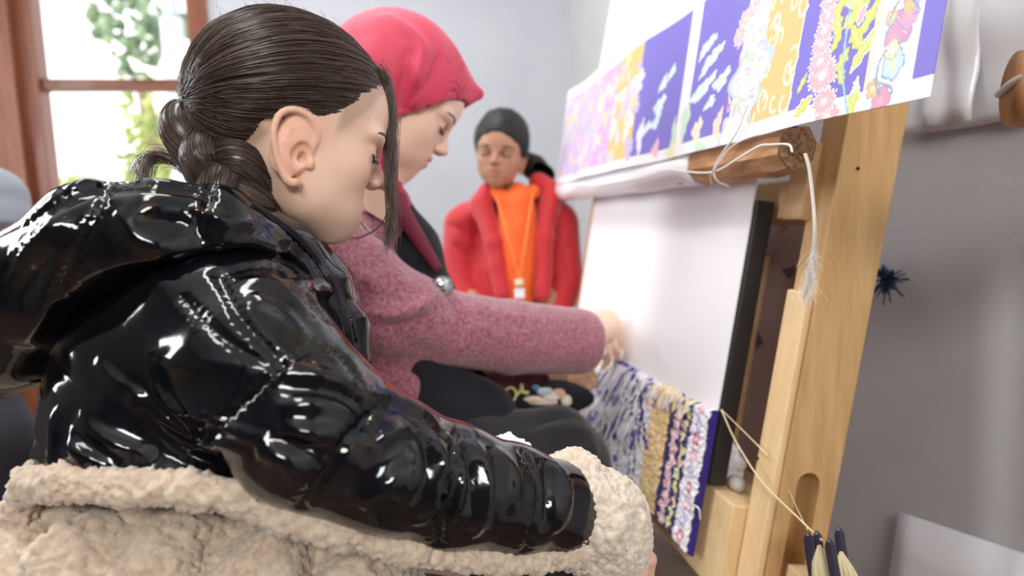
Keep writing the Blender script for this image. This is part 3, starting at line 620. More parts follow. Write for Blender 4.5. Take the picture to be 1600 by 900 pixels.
# crumpled paper on the lower beam
bm = bmesh.new(); bmesh.ops.create_icosphere(bm, subdivisions=3, radius=.024, matrix=Matrix.Translation(L(.05, .122, -.055)) @ Matrix.Diagonal((.8, 1.3, 1.2, 1)))
for v_ in bm.verts: v_.co += v_.normal * 0 + Vector((rnd.uniform(-1, 1), rnd.uniform(-1, 1), rnd.uniform(-1, 1))) * .0045
tag(bm_obj('crumpled_paper', bm, M['paper']), 'crumpled greyish paper on the lower beam beside the carpet', 'paper')
bm = bmesh.new(); bmesh.ops.create_icosphere(bm, subdivisions=3, radius=.011, matrix=Matrix.Translation(L(.0, .106, -.045)) @ Matrix.Diagonal((1, 1.5, 1, 1)))
tag(bm_obj('pebble_spool', bm, mat('pale_spool', (.45, .42, .38), .7), None, True), 'small pale spool lying on the lower beam', 'spool')

# ------------------------------------------------------------------ strings
def RP(px, py, c): return on_loom(px, py, c)
tag(tube('white_string', [RP(1238, 238, .074), RP(1232, 226, .075), RP(1205, 226, .075), RP(1185, 229, .076), RP(1150, 250, .076), RP(1122, 266, .076), RP(1095, 270, .076), RP(1040, 266, .076), RP(1000, 278, .073), RP(940, 288, .073), RP(900, 290, .072)], .0013, M['string'], None, 80, 6), 'white string knotted on the rod end and running along the paper roll', 'string')
tag(tube('white_string', [RP(1170, 160, .082), RP(1152, 205, .080), RP(1132, 235, .080), RP(1116, 262, .078), RP(1120, 282, .070), RP(1140, 292, .045)], .0013, M['string'], None, 50, 6), 'white string looped steeply over the rod beside the brown bar', 'string')
tag(tube('white_string', [RP(1212, 205, .076), RP(1170, 215, .078), RP(1140, 232, .078), RP(1118, 262, .079), RP(1110, 275, .072), RP(1112, 288, .055)], .0010, M['string'], None, 50, 6), 'thin second string wrapped round the brown bar', 'string')
h = thing('hanging_string', RP(1262, 262, .03), 'white cotton string hanging from the rod end with a frayed tip', 'string')
sp = [RP(1258, 240, .060), RP(1264, 262, .055), RP(1270, 310, .045), RP(1273, 360, .035), RP(1270, 405, .02), RP(1262, 440, .0), RP(1255, 468, -.015)]
tube('cord', sp, [.0018, .0018, .0018, .0019, .0022, .003, .0008], M['string'], h, 60, 8)
paths = []
for i in range(260):
    s = g.uniform(.60, .95); q = smooth_path(np.array(sp), 60)[int(s * 59)]; d = np.array([g.normal(0, .55), g.normal(0, .55), g.normal(-1.3, .5)]) * .008; e = q + d * g.uniform(.4, 1.7)
    paths.append(smooth_path(np.array([q, q + d * .6 + g.normal(0, .002, 3), e + np.array([0, 0, -.008 * g.random()])]), 7))
Vt, Ft = tubes(np.array(paths), np.full((len(paths), 7), .00016), 3); f_ = mesh_np('frayed_fibres', Vt, Ft, M['string'], h); f_['kind'] = 'stuff'
tag(tube('tied_yarn', [on_loom(1127, 640, .004), on_loom(1150, 690, -.01), on_loom(1190, 752, -.020), on_loom(1250, 812, -.03), pt(1285, 845, .70)], .0011, M['cream_string'], None, 40, 6), 'cream yarn from the carpet corner down to the yarn bundles', 'yarn')
tag(tube('tied_yarn', [on_loom(1127, 640, .004), on_loom(1160, 672, -.02), on_loom(1200, 712, -.028)], .0008, M['cream_string'], None, 30, 6), 'thin upper cream yarn from the carpet corner to the post', 'yarn')
tag(tube('tied_yarn', [pt(1232, 765, .80), pt(1248, 800, .78), pt(1262, 828, .74)], .0005, M['cream_string'], None, 20, 5), 'fine yarn crossing the slot of the post', 'yarn')
tag(tube('string', [on_x(1252, 210, .0) if False else L(.93, .56, .05), pt(925, 155, 1.6), pt(960, 85, 1.55), pt(985, 30, 1.5), pt(992, -20, 1.5)], .0022, M['string'], None, 30, 6), 'taut white string rising from the far end of the rod', 'string')
tag(tube('string', [pt(884, 285, 1.74), pt(915, 215, 1.62), pt(940, 150, 1.6), pt(955, 100, 1.58)], .0022, M['string'], None, 30, 6), 'second string beside the clear film at the far rod end', 'string')
# knot at the far rod end
tag(tube('rope_knot', [L(.955, .57, .04), L(.96, .545, .072), L(.955, .52, .04), L(.96, .545, .01), L(.955, .57, .04)], .006, M['string'], None, 30, 8), 'loop of rope round the far end of the rod', 'rope')
# pompom at the top of the far post
pp = thing('pompom', pt(979, 24, 1.45), 'navy blue pompom beside a yellow cord at the top of the far post', 'pompom')
c_ = pt(979, 24, 1.45); paths = []
for i in range(900):
    d = nrm(g.normal(0, 1, 3)); paths.append([c_, c_ + d * .014, c_ + d * (.026 + g.normal(0, .0012))])
Vt, Ft = tubes(np.array(paths), np.full((900, 3), .0009), 3); o = mesh_np('tuft', Vt, Ft, mat('navy_wool', (.015, .012, .09), .95), pp); o['kind'] = 'stuff'
tube('cord', [pt(1000, -10, 1.5), pt(996, 15, 1.5), pt(1000, 35, 1.5)], .008, mat('yellow_wool', (.75, .55, .18), .9), pp, 16, 8)
# blue tassel showing behind the post
tc_ = on_x(1386, 436, .77); paths = []
for i in range(160):
    d = np.array([g.normal(0, .008), g.normal(0, .009), -abs(g.normal(.012, .012)) + .012]); paths.append([tc_ + np.array([0, .01, .022]), tc_ + d * .5, tc_ + d * 1.3])
Vt, Ft = tubes(np.array(paths), np.full((160, 3), .0014), 3)
o = mesh_np('yarn_tassel', Vt, Ft, mat('petrol_wool', (.02, .06, .12), .9)); tag(o, 'dark blue yarn tuft on the wall behind the post', 'yarn')
# roller end at the right edge
rl = thing('wooden_roller', pt(1600, 140, .50), 'brown wooden roller end at the right edge of the picture', 'roller')
q = pt(1612, 138, .50); ax_ = nrm(RW @ np.array([1.0, -.05, .35]))
tube('roller', [q - ax_ * .0, q + ax_ * .003, q + ax_ * .2], [.024, .030, .030], mat('roller_wood', (.36, .15, .05), .45, col2=(.50, .24, .09), scale=12, stretch=(4, 1, 4)), rl, 20, 28)
tube('string_band', [q + ax_ * .010 + RW @ np.array([-.004, .004, .031]), q + RW @ np.array([-.012, .006, .030]), q + RW @ np.array([-.0125, .006, .0]) + ax_ * 0, q + RW @ np.array([-.003, .004, -.03])], .003, M['string'], rl, 20, 8)
# white sheet added as the light patch low on the loom wall
o = grid_sheet('light_patch_sheet', lambda u_, v_: np.stack([.792 - .06 * (1 - v_) - .01 * u_, .66 + .225 * u_, .003 + v_ * (.535 - .040 * u_)], 1), 8, 8, M['paper'], None, None)
o.modifiers.new('t', 'SOLIDIFY').thickness = .002; o.name = 'light_patch_panel'; tag(o, 'white sheet standing in for a patch of light on the wall at the lower right corner', 'light patch')
# bobbins: dark handles with cream yarn
blade = mat('dark_plastic_handle', (.035, .03, .055), .25, coat=.4)
for i, (px, py, bx, by, d, lb) in enumerate(((1262, 832, 1272, 905, .70, 'leftmost dark yarn bobbin hanging at the foot of the post'), (1276, 830, 1284, 905, .705, 'second dark yarn bobbin from the post, tied with cream yarn'), (1295, 842, 1308, 915, .68, 'front dark yarn bobbin, third from the post'), (1310, 824, 1322, 905, .70, 'rightmost and tallest dark yarn bobbin near the grey wall'))):
    t = thing('yarn_bobbin', pt(bx, by, d), lb, 'bobbin', 'yarn bobbins at the loom foot')
    A = pt(px, py, d); B = pt(bx, by, d); n_ = 14; bm = bmesh.new(); rg = []
    axd = nrm(B - A); sd = nrm(RW @ np.array([1, .1, 0])); dp = np.cross(axd, sd)
    for s in range(n_):
        f = s / (n_ - 1); w = .0058 * (math.sin(min(1, f * 5 + .18) * math.pi / 2)); th = .0022
        rg.append([bm.verts.new(A + (B - A) * f + sd * w * math.cos(x) + dp * th * math.sin(x)) for x in np.arange(10) / 10 * 2 * math.pi])
    for s in range(n_ - 1):
        for k in range(10): bm.faces.new([rg[s][k], rg[s][(k + 1) % 10], rg[s + 1][(k + 1) % 10], rg[s + 1][k]])
    bm.faces.new(rg[0]); bm.faces.new(rg[-1]); bm_obj('handle', bm, blade, t, True)
    if i in (1, 3):
        C0 = pt(px + 4, 852 if i == 1 else 862, d - .008); paths = []
        for s in range(260):
            x = g.uniform(-1, 1); z = g.uniform(-1, 1); paths.append([C0 + sd * .001 * x, C0 + sd * (.009 * x) + dp * .005 * z + axd * .018, C0 + sd * (.016 * x + .004) + dp * .008 * z + axd * .05])
        Vt, Ft = tubes(np.array(paths), np.full((260, 3), .0009), 4); y_ = mesh_np('yarn_bundle', Vt, Ft, M['cream_string'], t); y_['kind'] = 'stuff'
IR, IU, IF = RW[:, 0], RW[:, 1], -RW[:, 2]; AX = np.array([IR, IU, IF])     # right, up, away as seen from the camera
# ------------------------------------------------------------------ people: shared head
def frame(O, H, yaw, pitch, roll=0.0):
    """head frame: yaw turns the face from image right towards away from the camera, pitch bows it down"""
    y, p, r = map(math.radians, (yaw, pitch, roll))
    F = np.array([math.cos(p) * math.cos(y), -math.sin(p), -math.cos(p) * math.sin(y)])
    U0 = np.array([0, 1, 0.0]); U = nrm(U0 - F * (U0 @ F)); S = np.cross(F, U)
    U2 = U * math.cos(r) + S * math.sin(r); S2 = S * math.cos(r) - U * math.sin(r)
    return dict(O=np.array(O), H=H, R=np.array([RW @ F, RW @ S2, RW @ U2]))
def to_local(fr, P): return (P - fr['O']) @ fr['R'].T / fr['H']
def to_world(fr, q): return fr['O'] + (np.asarray(q, float) @ fr['R']) * fr['H']
EZ = -0.05
def head_sdf(child=1.0, female=1.0, neck=0.155, neck_to=(-.16, 0, -.75), mouth=-.275):
    fw = 0.245 + .01 * child
    base = union([
        (ell((-.045, 0, .115), (.430, .335, .375)), 0),
        (ell((.10, 0, -.10), (.275, fw, .35)), .10),
        (ell((.17, 0, .10), (.225, .245, .25)), .08),
        (chain([((-.02, .170, -.20), .095), ((.12, .125, -.325), .090), ((.250, .0, -.415), .080)], .03), .08),
        (ell((.19, .10, -.24), (.13, .13, .16)), .09),
        (ell((.225, .145, -.14), (.115, .10, .11)), .08),
        (ell((.285, 0, -.40), (.065, .075, .065)), .05),
        (ell((.275, 0, mouth), (.100, .15, .105)), .09),
        (ell((.345, .12, EZ + .005), (.050, .080, .042)), .045, 'sub'),
        (ell((.325, .135, EZ + .075), (.060, .095, .035)), .05),
        (ell((.300, .138, EZ - .002), (.066, .070, .060)), .018),
        (chain([((.345, 0, .02), .026), ((.392, 0, -.07), .026), ((.440, 0, -.140), .032)], .01), .045),
        (ell((.405, .038, -.158), (.038, .030, .026)), .018),
        (ell((.418, .026, -.188), (.016, .013, .012)), .006, 'sub'),
        (ell((.372, .0, mouth + .038), (.034, .078, .020)), .022),
        (ell((.364, .0, mouth - .016), (.036, .066, .024)), .018),
        (ell((.402, .0, mouth + .012), (.022, .10, .0045)), .008, 'sub'),
        (ell((.378, .0, mouth + .075), (.02, .010, .028)), .012, 'sub'),
    ])
    nk = cone((-.11, 0, -.15), neck_to, neck, neck * 1.15)
    # ear in its own plane: u forward, w up, n outward
    t = math.radians(10); tb = math.radians(12); E0 = np.array([.015, .284, -.175])
    eu = np.array([math.cos(t), -math.sin(t) * -1 * -1, 0]); eu = nrm([math.cos(t), -math.sin(t), 0]); ew = nrm([-.16, .10, 1]); en = nrm(np.cross(ew, eu)); 
    if en[1] < 0: en = -en
    def e(u, w, n=0): return E0 + eu * u * 1.22 + ew * w * 1.08 + en * n
    hpts = ([(e(.025, -.005, .0), .012), (e(.060, .050, .006), .0125), (e(.062, .105, .012), .0135), (e(.030, .148, .020), .0145), (e(-.025, .152, .026), .0145), (e(-.070, .115, .028), .014), (e(-.086, .05, .026), .014), (e(-.076, -.02, .022), .013), (e(-.052, -.085, .016), .013), (e(-.020, -.125, .010), .019), (e(.012, -.118, .004), .018)]); hq = smooth_path(np.array([[*p_, r_] for p_, r_ in hpts]), 26); helix = chain([(q_[:3], q_[3]) for q_ in hq], .004)
    anti = chain([(e(.015, .105, .006), .010), (e(-.030, .075, .012), .012), (e(-.042, .02, .014), .013), (e(-.030, -.045, .012), .012), (e(.005, -.072, .008), .012)], .006)
    plate = ell(e(-.012, .015, -.004), (.092, .030, .132), np.array([eu, en, ew]))
    conc = ell(e(.014, -.008, .030), (.044, .048, .056), np.array([eu, en, ew]))
    def f(p):
        q = p.copy(); q[:, 1] = np.abs(q[:, 1]); d = base(q); d = smin(d, nk(p), .07)
        near = (q[:, 1] > .14) & (np.abs(q[:, 0] + .0) < .22) & (np.abs(q[:, 2] + .16) < .30)
        if near.any():
            s = q[near]; de = smin(plate(s), helix(s), .014); de = smax(de, -conc(s), .010); de = smin(de, anti(s), .008); de = smin(de, ell(e(.050, -.030, .006), (.018, .016, .026))(s), .01)
            d[near] = smax(smin(d[near], de, .016), -ell(e(.022, -.012, -.004), (.017, .045, .024), np.array([eu, en, ew]))(s), .008)
        return d
    return f
def skin_cols(q, tone, lipc, earc=1.0, mouth=-.275, shade=1.0):
    x, y, z = q[:, 0], np.abs(q[:, 1]), q[:, 2]; C = np.tile(np.array(tone, float), (len(q), 1))
    def mix(w, c):
        w = np.clip(w, 0, 1)[:, None]; C[:] = C * (1 - w) + np.array(c) * w
    red = np.array(tone) * np.array([1.02, .70, .62])
    mix(.45 * np.exp(-(((x - .28) / .10) ** 2 + ((y - .17) / .07) ** 2 + ((z + .17) / .08) ** 2)), red)
    mix(.45 * np.exp(-(((x - .44) / .05) ** 2 + (y / .06) ** 2 + ((z + .15) / .05) ** 2)), red)
    mix(.55 * earc * np.clip((y - .262) / .03, 0, 1) * np.exp(-((x - .01) / .13) ** 4) * np.exp(-((z + .17) / .18) ** 4), red)
    mix(.9 * np.exp(-((z - mouth - .012) / .034) ** 4) * np.exp(-(y / .082) ** 4) * (x > .29), lipc)
    mix(.35 * np.exp(-(((y - .135) / .085) ** 2 + ((z - EZ - .02) / .035) ** 2)) * (x > .27), np.array(tone) * np.array([.72, .55, .5]))
    mix(.10 + .10 * vnoise(q * 40, 9), np.array(tone) * np.array([.93, .85, .8]))
    return C
def poly_sdf(P, poly):
    poly = np.asarray(poly, np.float32); n = len(poly); d = np.full(len(P), 1e9); s = np.ones(len(P))
    for i in range(n):
        a = poly[i]; b = poly[i - 1]; e = b - a; w = P - a; t = np.clip((w @ e) / (e @ e), 0, 1); v = w - t[:, None] * e; d = np.minimum(d, (v * v).sum(1))
        c1 = P[:, 1] >= a[1]; c2 = P[:, 1] < b[1]; c3 = e[0] * w[:, 1] > e[1] * w[:, 0]; k = (c1 & c2 & c3) | (~c1 & ~c2 & ~c3); s = np.where(k, -s, s)
    return s * np.sqrt(d)
SKIN = mat('skin', (.8, .6, .5), .48, attr=True, sss=.25, spec=.4)
LASH = mat('dark_lashes', (.03, .02, .015), .6)
def local_mesh(fr, f, lo, hi, h):
    """mesh an sdf given in local head units, cell size h in metres"""
    V, Fq = sdf_mesh(f, lo, hi, h / fr['H']); V = relax(V, Fq, 1, .4)
    if np.linalg.det(fr['R']) < 0: Fq = Fq[:, ::-1]
    return V, Fq
def join_np(parts):
    Vs, Fs, Cs, o = [], [], [], 0
    for V, Fq, C in parts: Vs.append(V); Fs.append(Fq + o); Cs.append(C); o += len(V)
    return np.vstack(Vs), np.vstack(Fs), np.vstack(Cs)
def face_lines(fr, bvhl, who, brow, browc, side=(1, -1), lash_r=.0045, bw=.011, open_=0.0):
    """lash line and eyebrow laid on the face, as hair parts"""
    def hit(y, z):
        h = bvhl.ray_cast(Vector((.9, y, z)), Vector((-1, 0, 0))); return np.array(h[0]) if h[0] is not None else np.array([.33, y, z])
    for s in side:
        P = [hit(s * y, z) + np.array([.003, 0, 0]) for y, z in ((.085, EZ - .018), (.11, EZ - .026), (.14, EZ - .030), (.17, EZ - .025), (.193, EZ - .012))]
        P = smooth_path(np.array(P), 14); W = to_world(fr, P)
        pth = [W]; rad = [np.full(14, lash_r * fr['H'] * .9)]
        for i in range(26):
            k = rnd.randint(0, 13); q = P[k]; d = np.array([.030, .010 * s + rnd.uniform(-.006, .006), -.018]); w = np.array([q + d * t + np.array([0, 0, .012 * t * t]) for t in np.linspace(0, 1, 14)]); pth.append(to_world(fr, w)); rad.append(np.linspace(.0022, .0004, 14) * fr['H'])
        V, Fq = tubes(np.array(pth), np.array(rad), 4); mesh_np('eyelashes', V, Fq, LASH, who)
        pth = []
        for i in range(150):
            t = rnd.random(); y = .075 + .135 * t; z = EZ + .082 + .022 * math.sin(t * 2.3) - .012 * t + rnd.uniform(-1, 1) * bw * (1 - .6 * t); q = hit(s * y, z); e = hit(s * (y + .022), z + .006 * (1 - 2 * t)); pth.append(to_world(fr, np.array([q + [.001, 0, 0], (q + e) / 2 + [.004, 0, 0], e + [.002, 0, 0]])))
        V, Fq = tubes(np.array(pth), np.full((150, 3), .0016 * fr['H']), 3); mesh_np('eyebrow', V, Fq, browc, who)
def hair_material(name, c1, c2, rough=.38):
    m, n, l, b = new_mat(name); b.inputs['Roughness'].default_value = rough; b.inputs['Specular IOR Level'].default_value = .45; b.inputs['Anisotropic'].default_value = .0
    a = n.new('ShaderNodeVertexColor'); a.layer_name = 'Col'; mx = n.new('ShaderNodeMixRGB'); mx.inputs[1].default_value = (*c1, 1); mx.inputs[2].default_value = (*c2, 1); l.new(a.outputs[0], mx.inputs[0]); l.new(mx.outputs[0], b.inputs['Base Color']); return m
def hand_sdf(W, palm, fingers, thumb, wrist, k=.006):
    """palm: (centre, radii, axes) ; fingers: list of joint lists [(xyz,r)...]; all world coordinates"""
    its = [(ell(*palm), 0), (chain(wrist), .02)]
    for fg in fingers + [thumb]: its.append((chain(fg, .002), k))
    return union(its)

# ================================================================== the girl
girl = thing('person', tuple(pt(300, 900, .58) * np.array([1, 1, 0]) + np.array([0, 0, .45])), 'girl in shiny black puffer jacket with braided hair, watching the weaving', 'person')
gf = frame(pt(462, 198, .62), .207, 24, 13, 0)
hs = head_sdf(1.0, mouth=-.335, neck=.165, neck_to=(-.30, 0, -.80))
Vl, Fl = local_mesh(gf, hs, (-.62, -.5, -.85), (.56, .5, .56), .00135)
bvl = BVHTree.FromPolygons([tuple(v) for v in Vl], [tuple(int(i) for i in f) for f in Fl])
C1 = skin_cols(Vl, (.86, .59, .45), (.66, .26, .22), mouth=-.335); hl_ = [(.50, .36), (.335, .28), (.265, .12), (.185, .005), (.11, -.055), (.05, -.06), (-.04, -.055), (-.10, -.10), (-.17, -.20), (-.23, -.32), (-.27, -.42), (-.9, -.5), (-.9, .9), (.6, .9)]
hp_ = np.clip(poly_sdf(Vl[:, [0, 2]].astype(np.float32), hl_), 0, 1); hw_ = (.42 * np.exp(-(hp_ / .020) ** 1.3) * (1 - np.clip((Vl[:, 1] - .25) / .02, 0, 1) * np.clip((.17 - np.abs(Vl[:, 0])) / .03, 0, 1))).clip(0, 1)[:, None]; C1 = C1 * (1 - hw_) + np.array([.10, .055, .035]) * hw_; parts = [(to_world(gf, Vl), Fl, C1)]
# hidden torso, near arm and hand
def P4(l): return [(pt(a, b, c), r) for a, b, c, r in l]
tors = union([(ell(pt(330, 640, .60), (.10, .085, .15)), 0), (chain(P4([(400, 470, .60, .045), (400, 560, .52, .045), (520, 700, .49, .035), (700, 765, .53, .030), (880, 810, .60, .025), (955, 850, .625, .020)])), .03)])
w0 = pt(350, 640, .56); V, Fq = sdf_mesh(tors, np.array([-.55, .25, .45]), np.array([.35, .95, 1.15]), .006); parts.append((V, Fq, np.tile(np.array([[.80, .53, .39]]), (len(V), 1))))
# near hand: knuckles showing below the cuff, fingers curled round
def PF(l): return [(pt(a, b, c), r) for a, b, c, r in l]
hd = hand_sdf(None, (pt(975, 868, .62), (.022, .024, .016)), [
    PF([(990, 856, .618, .0088), (1013, 874, .622, .008), (1010, 902, .628, .0072), (992, 912, .632, .006)]),
    PF([(975, 870, .605, .0085), (1000, 892, .606, .0078), (994, 916, .612, .007), (978, 922, .618, .006)]),
    PF([(962, 880, .598, .0085), (985, 906, .598, .0075), (978, 926, .604, .007), (962, 930, .61, .006)]),
    PF([(952, 888, .592, .0078), (970, 914, .592, .007), (962, 930, .598, .006), (950, 934, .602, .0055)])],
    PF([(968, 870, .64, .010), (960, 895, .645, .0085), (972, 915, .64, .0075), (985, 920, .635, .0065)]), PF([(930, 840, .615, .02), (965, 862, .62, .018)]))
V, Fq = sdf_mesh(hd, pt(900, 950, .66) - [.03, .06, .03], pt(1030, 800, .60) + [.03, .06, .03], .0018); parts.append((V, Fq, np.tile(np.array([[.80, .50, .37]]), (len(V), 1))))
V, Fq = sdf_mesh(union([(ell(pt(628, 893, .60), (.011, .010, .012), AX), 0), (chain(P4([(628, 893, .60, .0095), (604, 925, .60, .010), (585, 960, .61, .011)])), .004)]), pt(560, 980, .62), pt(700, 850, .58), .002); parts.append((V, Fq, np.tile(np.array([[.78, .36, .25]]), (len(V), 1))))
V, Fq, C = join_np(parts); mesh_np('body', V, Fq, SKIN, girl, True, C)
HAIR = hair_material('brown_hair', (.016, .010, .008), (.19, .125, .095), .29)
browm = hair_material('brow_hair', (.06, .035, .02), (.1, .06, .04))
face_lines(gf, bvl, girl, None, browm, (1,))
# earring
ec = to_world(gf, np.array([-.03, .30, -.27])); h_ = ray_px(BVHTree.FromPolygons([tuple(v) for v in to_world(gf, Vl)], [tuple(int(i) for i in f) for f in Fl]), 466, 283)
gold = mat('gold', (.85, .60, .25), .25, metal=1)
if h_ is None: h_ = ec
ax1 = RW @ np.array([.25, 0, .97]); ax2 = RW @ np.array([0, 1.0, 0])
tag(tube('earring', [h_ + ax1 * .0045 * math.cos(t) + ax2 * (.0052 * math.sin(t) - .002) for t in np.linspace(0, 6.3, 14)], .0007, gold, girl, 40, 8), 'small gold hoop earring')
# hair cap: combed back into a tie
hairline = [(.50, .36), (.335, .28), (.265, .12), (.185, .005), (.11, -.055), (.05, -.06), (-.04, -.055), (-.10, -.10), (-.17, -.20), (-.23, -.32), (-.27, -.42), (-.9, -.5), (-.9, .9), (.6, .9)]
def hair_sdf(p):
    d = smin(ell((-.045, 0, .115), (.440, .355, .395))(p), ell((-.25, 0, .02), (.20, .26, .26))(p), .12); d = smin(d, ell((.17, 0, .14), (.250, .27, .255))(p), .06)
    pd = poly_sdf(p[:, [0, 2]], hairline)
    inner = ell((-.05, 0, .11), (.40, .31, .35))(p)
    t_ = np.clip(1 + pd / .13, 0, 1); d = d + .030 * t_ * t_ * (3 - 2 * t_)
    return smax(smax(d, pd, .012), -inner, .01)
Vh, Fh = local_mesh(gf, hair_sdf, (-.62, -.5, -.55), (.52, .5, .62), .0022)
TIE = np.array([-.445, .10, -.06])
# flow: grooves converging on the tie
dn_ = Vh - np.array([-.08, 0, .08]); dn_ /= np.linalg.norm(dn_, axis=1, keepdims=True); tn = nrm(TIE - np.array([-.08, 0, .08])); e1 = nrm(np.cross(tn, [0, 0, 1])); e2 = np.cross(tn, e1)
angl = np.arctan2(dn_ @ e1, dn_ @ e2); pol = np.arccos(np.clip(dn_ @ tn, -1, 1)); Nh = vnormals(Vh, Fh)
ca = np.stack([np.cos(angl), np.sin(angl), pol * .10], 1)
D = .0045 * vnoise(ca * 14, 1) * np.clip(pol, .2, 1) + .0035 * vnoise(ca * 34, 2) * np.clip(pol, .2, 1) + .002 * vnoise(ca * 90, 3)
Vh2 = Vh + Nh * D[:, None] * (1 if np.linalg.det(gf['R']) > 0 else -1)
hc = np.clip(.30 + .28 * vnoise(ca * 60, 5) + .16 * vnoise(ca * 150, 6), 0, 1); hair = mesh_np('hair', to_world(gf, Vh2), Fh, HAIR, girl, True, np.repeat(hc[:, None], 3, 1))
bvh_h = BVHTree.FromPolygons([tuple(v) for v in Vh2], [tuple(int(i) for i in f) for f in Fh])
def strand(d0, n=22, lift=.004, start=0.0, end=1.0, wob=.0, base_bvh=None):
    O_ = np.array([-.08, 0, .08]); d0 = nrm(d0 - O_); om = math.acos(max(-1, min(1, d0 @ tn))); out = []
    w1, w2 = rnd.uniform(-1, 1) * wob, rnd.uniform(0, 6)
    for s in np.linspace(start, end, n):
        d = (math.sin((1 - s) * om) * d0 + math.sin(s * om) * tn) / math.sin(om); sd_ = nrm(np.cross(d, tn) + 1e-6); d = nrm(d + sd_ * w1 * math.sin(s * 5 + w2) * (1 - s))
        h = bvh_h.ray_cast(Vector(O_ + d * 1.2), Vector(-d))
        if base_bvh is not None and (h[0] is None or (Vector(O_) - h[0]).length < .2): h = base_bvh.ray_cast(Vector(O_ + d * 1.2), Vector(-d))
        if h[0] is None: return None
        q = np.array(h[0]); out.append(q + d * (lift * math.sin(math.pi * min(1, s * 1.0 + .02)) + .0015))
    return np.array(out)
paths = []; shade = []
idx = rng.integers(0, len(Vh), 5200)
for ii in idx:
    if Vh[ii, 1] < -.22 or np.linalg.norm(Vh[ii] - [-.05, 0, .1]) < .34: continue
    s = strand(Vh[ii], lift=abs(rnd.gauss(0, .006)), end=rnd.uniform(.45, 1.0), wob=.05)
    if s is None or np.linalg.norm(np.diff(s, axis=0), axis=1).max() > .12: continue
    paths.append(to_world(gf, s)); shade.append(rnd.betavariate(1.6, 3.2))
pdl = poly_sdf(Vl[:, [0, 2]].astype(np.float32), hairline); cand = np.nonzero((pdl > .0) & (pdl < .035) & (Vl[:, 1] > -.1) & (Vl[:, 0] > -.02) & (Vl[:, 0] < .45) & (Vl[:, 2] > -.08))[0]
cand = cand[~((np.abs(Vl[cand, 0]) < .13) & (Vl[cand, 1] > .20) & (Vl[cand, 2] < .04))]
print('hairline candidates', len(cand), len(paths))
for ii in rng.choice(cand, min(900, len(cand))):
    s = strand(Vl[ii], lift=abs(rnd.gauss(0, .003)), end=rnd.uniform(.12, .4), wob=.06, base_bvh=bvl)
    if s is None or np.linalg.norm(np.diff(s, axis=0), axis=1).max() > .12: continue
    paths.append(to_world(gf, s)); shade.append(rnd.betavariate(1.6, 3.2))
paths = np.array(paths); rad = np.outer(np.full(len(paths), 1.0), np.concatenate([[.00008], np.full(20, .00030), [.00008]])); Vt, Ft = tubes(paths, rad, 3)
o = mesh_np('hair_strands', Vt, Ft, HAIR, girl, True, np.repeat(np.repeat(np.array(shade)[:, None], 66, axis=0).reshape(-1, 1), 3, 1)); o['kind'] = 'stuff'
# baby hairs and flyaways above the ear, and on the crown
paths = []
for i in range(260):
    if i < 0: q0 = to_world(gf, np.array([rnd.uniform(.0, .14), .31, rnd.uniform(.0, .06)])); v = RW @ np.array([rnd.gauss(.2, .4), rnd.gauss(-.2, .3), .25]) * .014
    else:
        a_ = rnd.uniform(-.9, 2.6); d = np.array([math.cos(a_), rnd.uniform(-.2, .7), math.sin(a_)]); d = nrm(d); h = bvh_h.ray_cast(Vector(np.array([-.08, 0, .08]) + d * 1.2), Vector(-d))
        if h[0] is None: continue
        q0 = to_world(gf, np.array(h[0])); v = (RW @ np.array([rnd.gauss(-.5, .6), rnd.gauss(-.1, .5), rnd.gauss(.2, .3)])) * .013 + (to_world(gf, d) - gf['O']) * .015
    c = np.cross(nrm(v), RW @ np.array([0, 0, 1.0])) * rnd.uniform(-.008, .008); paths.append([q0 + v * t + c * math.sin(t * 3) for t in np.linspace(0, 1, 7)])
Vt, Ft = tubes(np.array(paths), np.full((len(paths), 7), .00011), 3); o = mesh_np('flyaway_hairs', Vt, Ft, HAIR, girl, True, np.full((len(Vt), 3), .6)); o['kind'] = 'stuff'
# loose locks falling beside the face
def lock(P, n, spread, r=.00022, sh=(.1, .8), name='loose_lock', seed=1, taper=True):
    g2 = np.random.default_rng(seed); base_ = smooth_path(np.array(P), 34); pth = []; col = []
    for i in range(n):
        o1 = g2.normal(0, 1, 3) * spread; o2 = g2.normal(0, 1, 3) * spread; ph = g2.uniform(0, 6); t = np.linspace(0, 1, 34)[:, None]; e = 1.0 if g2.random() > .3 else g2.uniform(.5, 1); b_ = smooth_path(base_[:max(4, int(34 * e))], 34)
        pth.append(b_ + o1 * (1 - t) + o2 * t + np.sin(t * 4 + ph) * spread * .6 * (RW @ np.array([1., 0, 0]))); col.append(g2.uniform(*sh))
    Vt, Ft = tubes(np.array(pth), np.tile(np.concatenate([np.full(30, r), np.linspace(r, r * .2, 4)]), (n, 1)), 3)
    o = mesh_np(name, Vt, Ft, HAIR, girl, True, np.repeat(np.repeat(np.array(col), 102)[:, None], 3, 1)); o['kind'] = 'stuff'; return o
lock([pt(590, 108, .64), pt(606, 135, .645), pt(613, 180, .645), pt(613, 240, .645), pt(611, 300, .645), pt(612, 345, .645), pt(607, 392, .645)], 120, .0036, seed=2)
lock([pt(596, 112, .64), pt(606, 150, .642), pt(605, 200, .64), pt(605, 250, .64), pt(607, 310, .64)], 50, .0022, seed=3)
lock([pt(606, 260, .64), pt(612, 310, .64), pt(596, 350, .64), pt(572, 368, .64), pt(545, 376, .64)], 7, .0010, seed=4)
lock([pt(560, 325, .64), pt(566, 350, .64), pt(580, 365, .64), pt(606, 378, .64)], 6, .0010, seed=5)
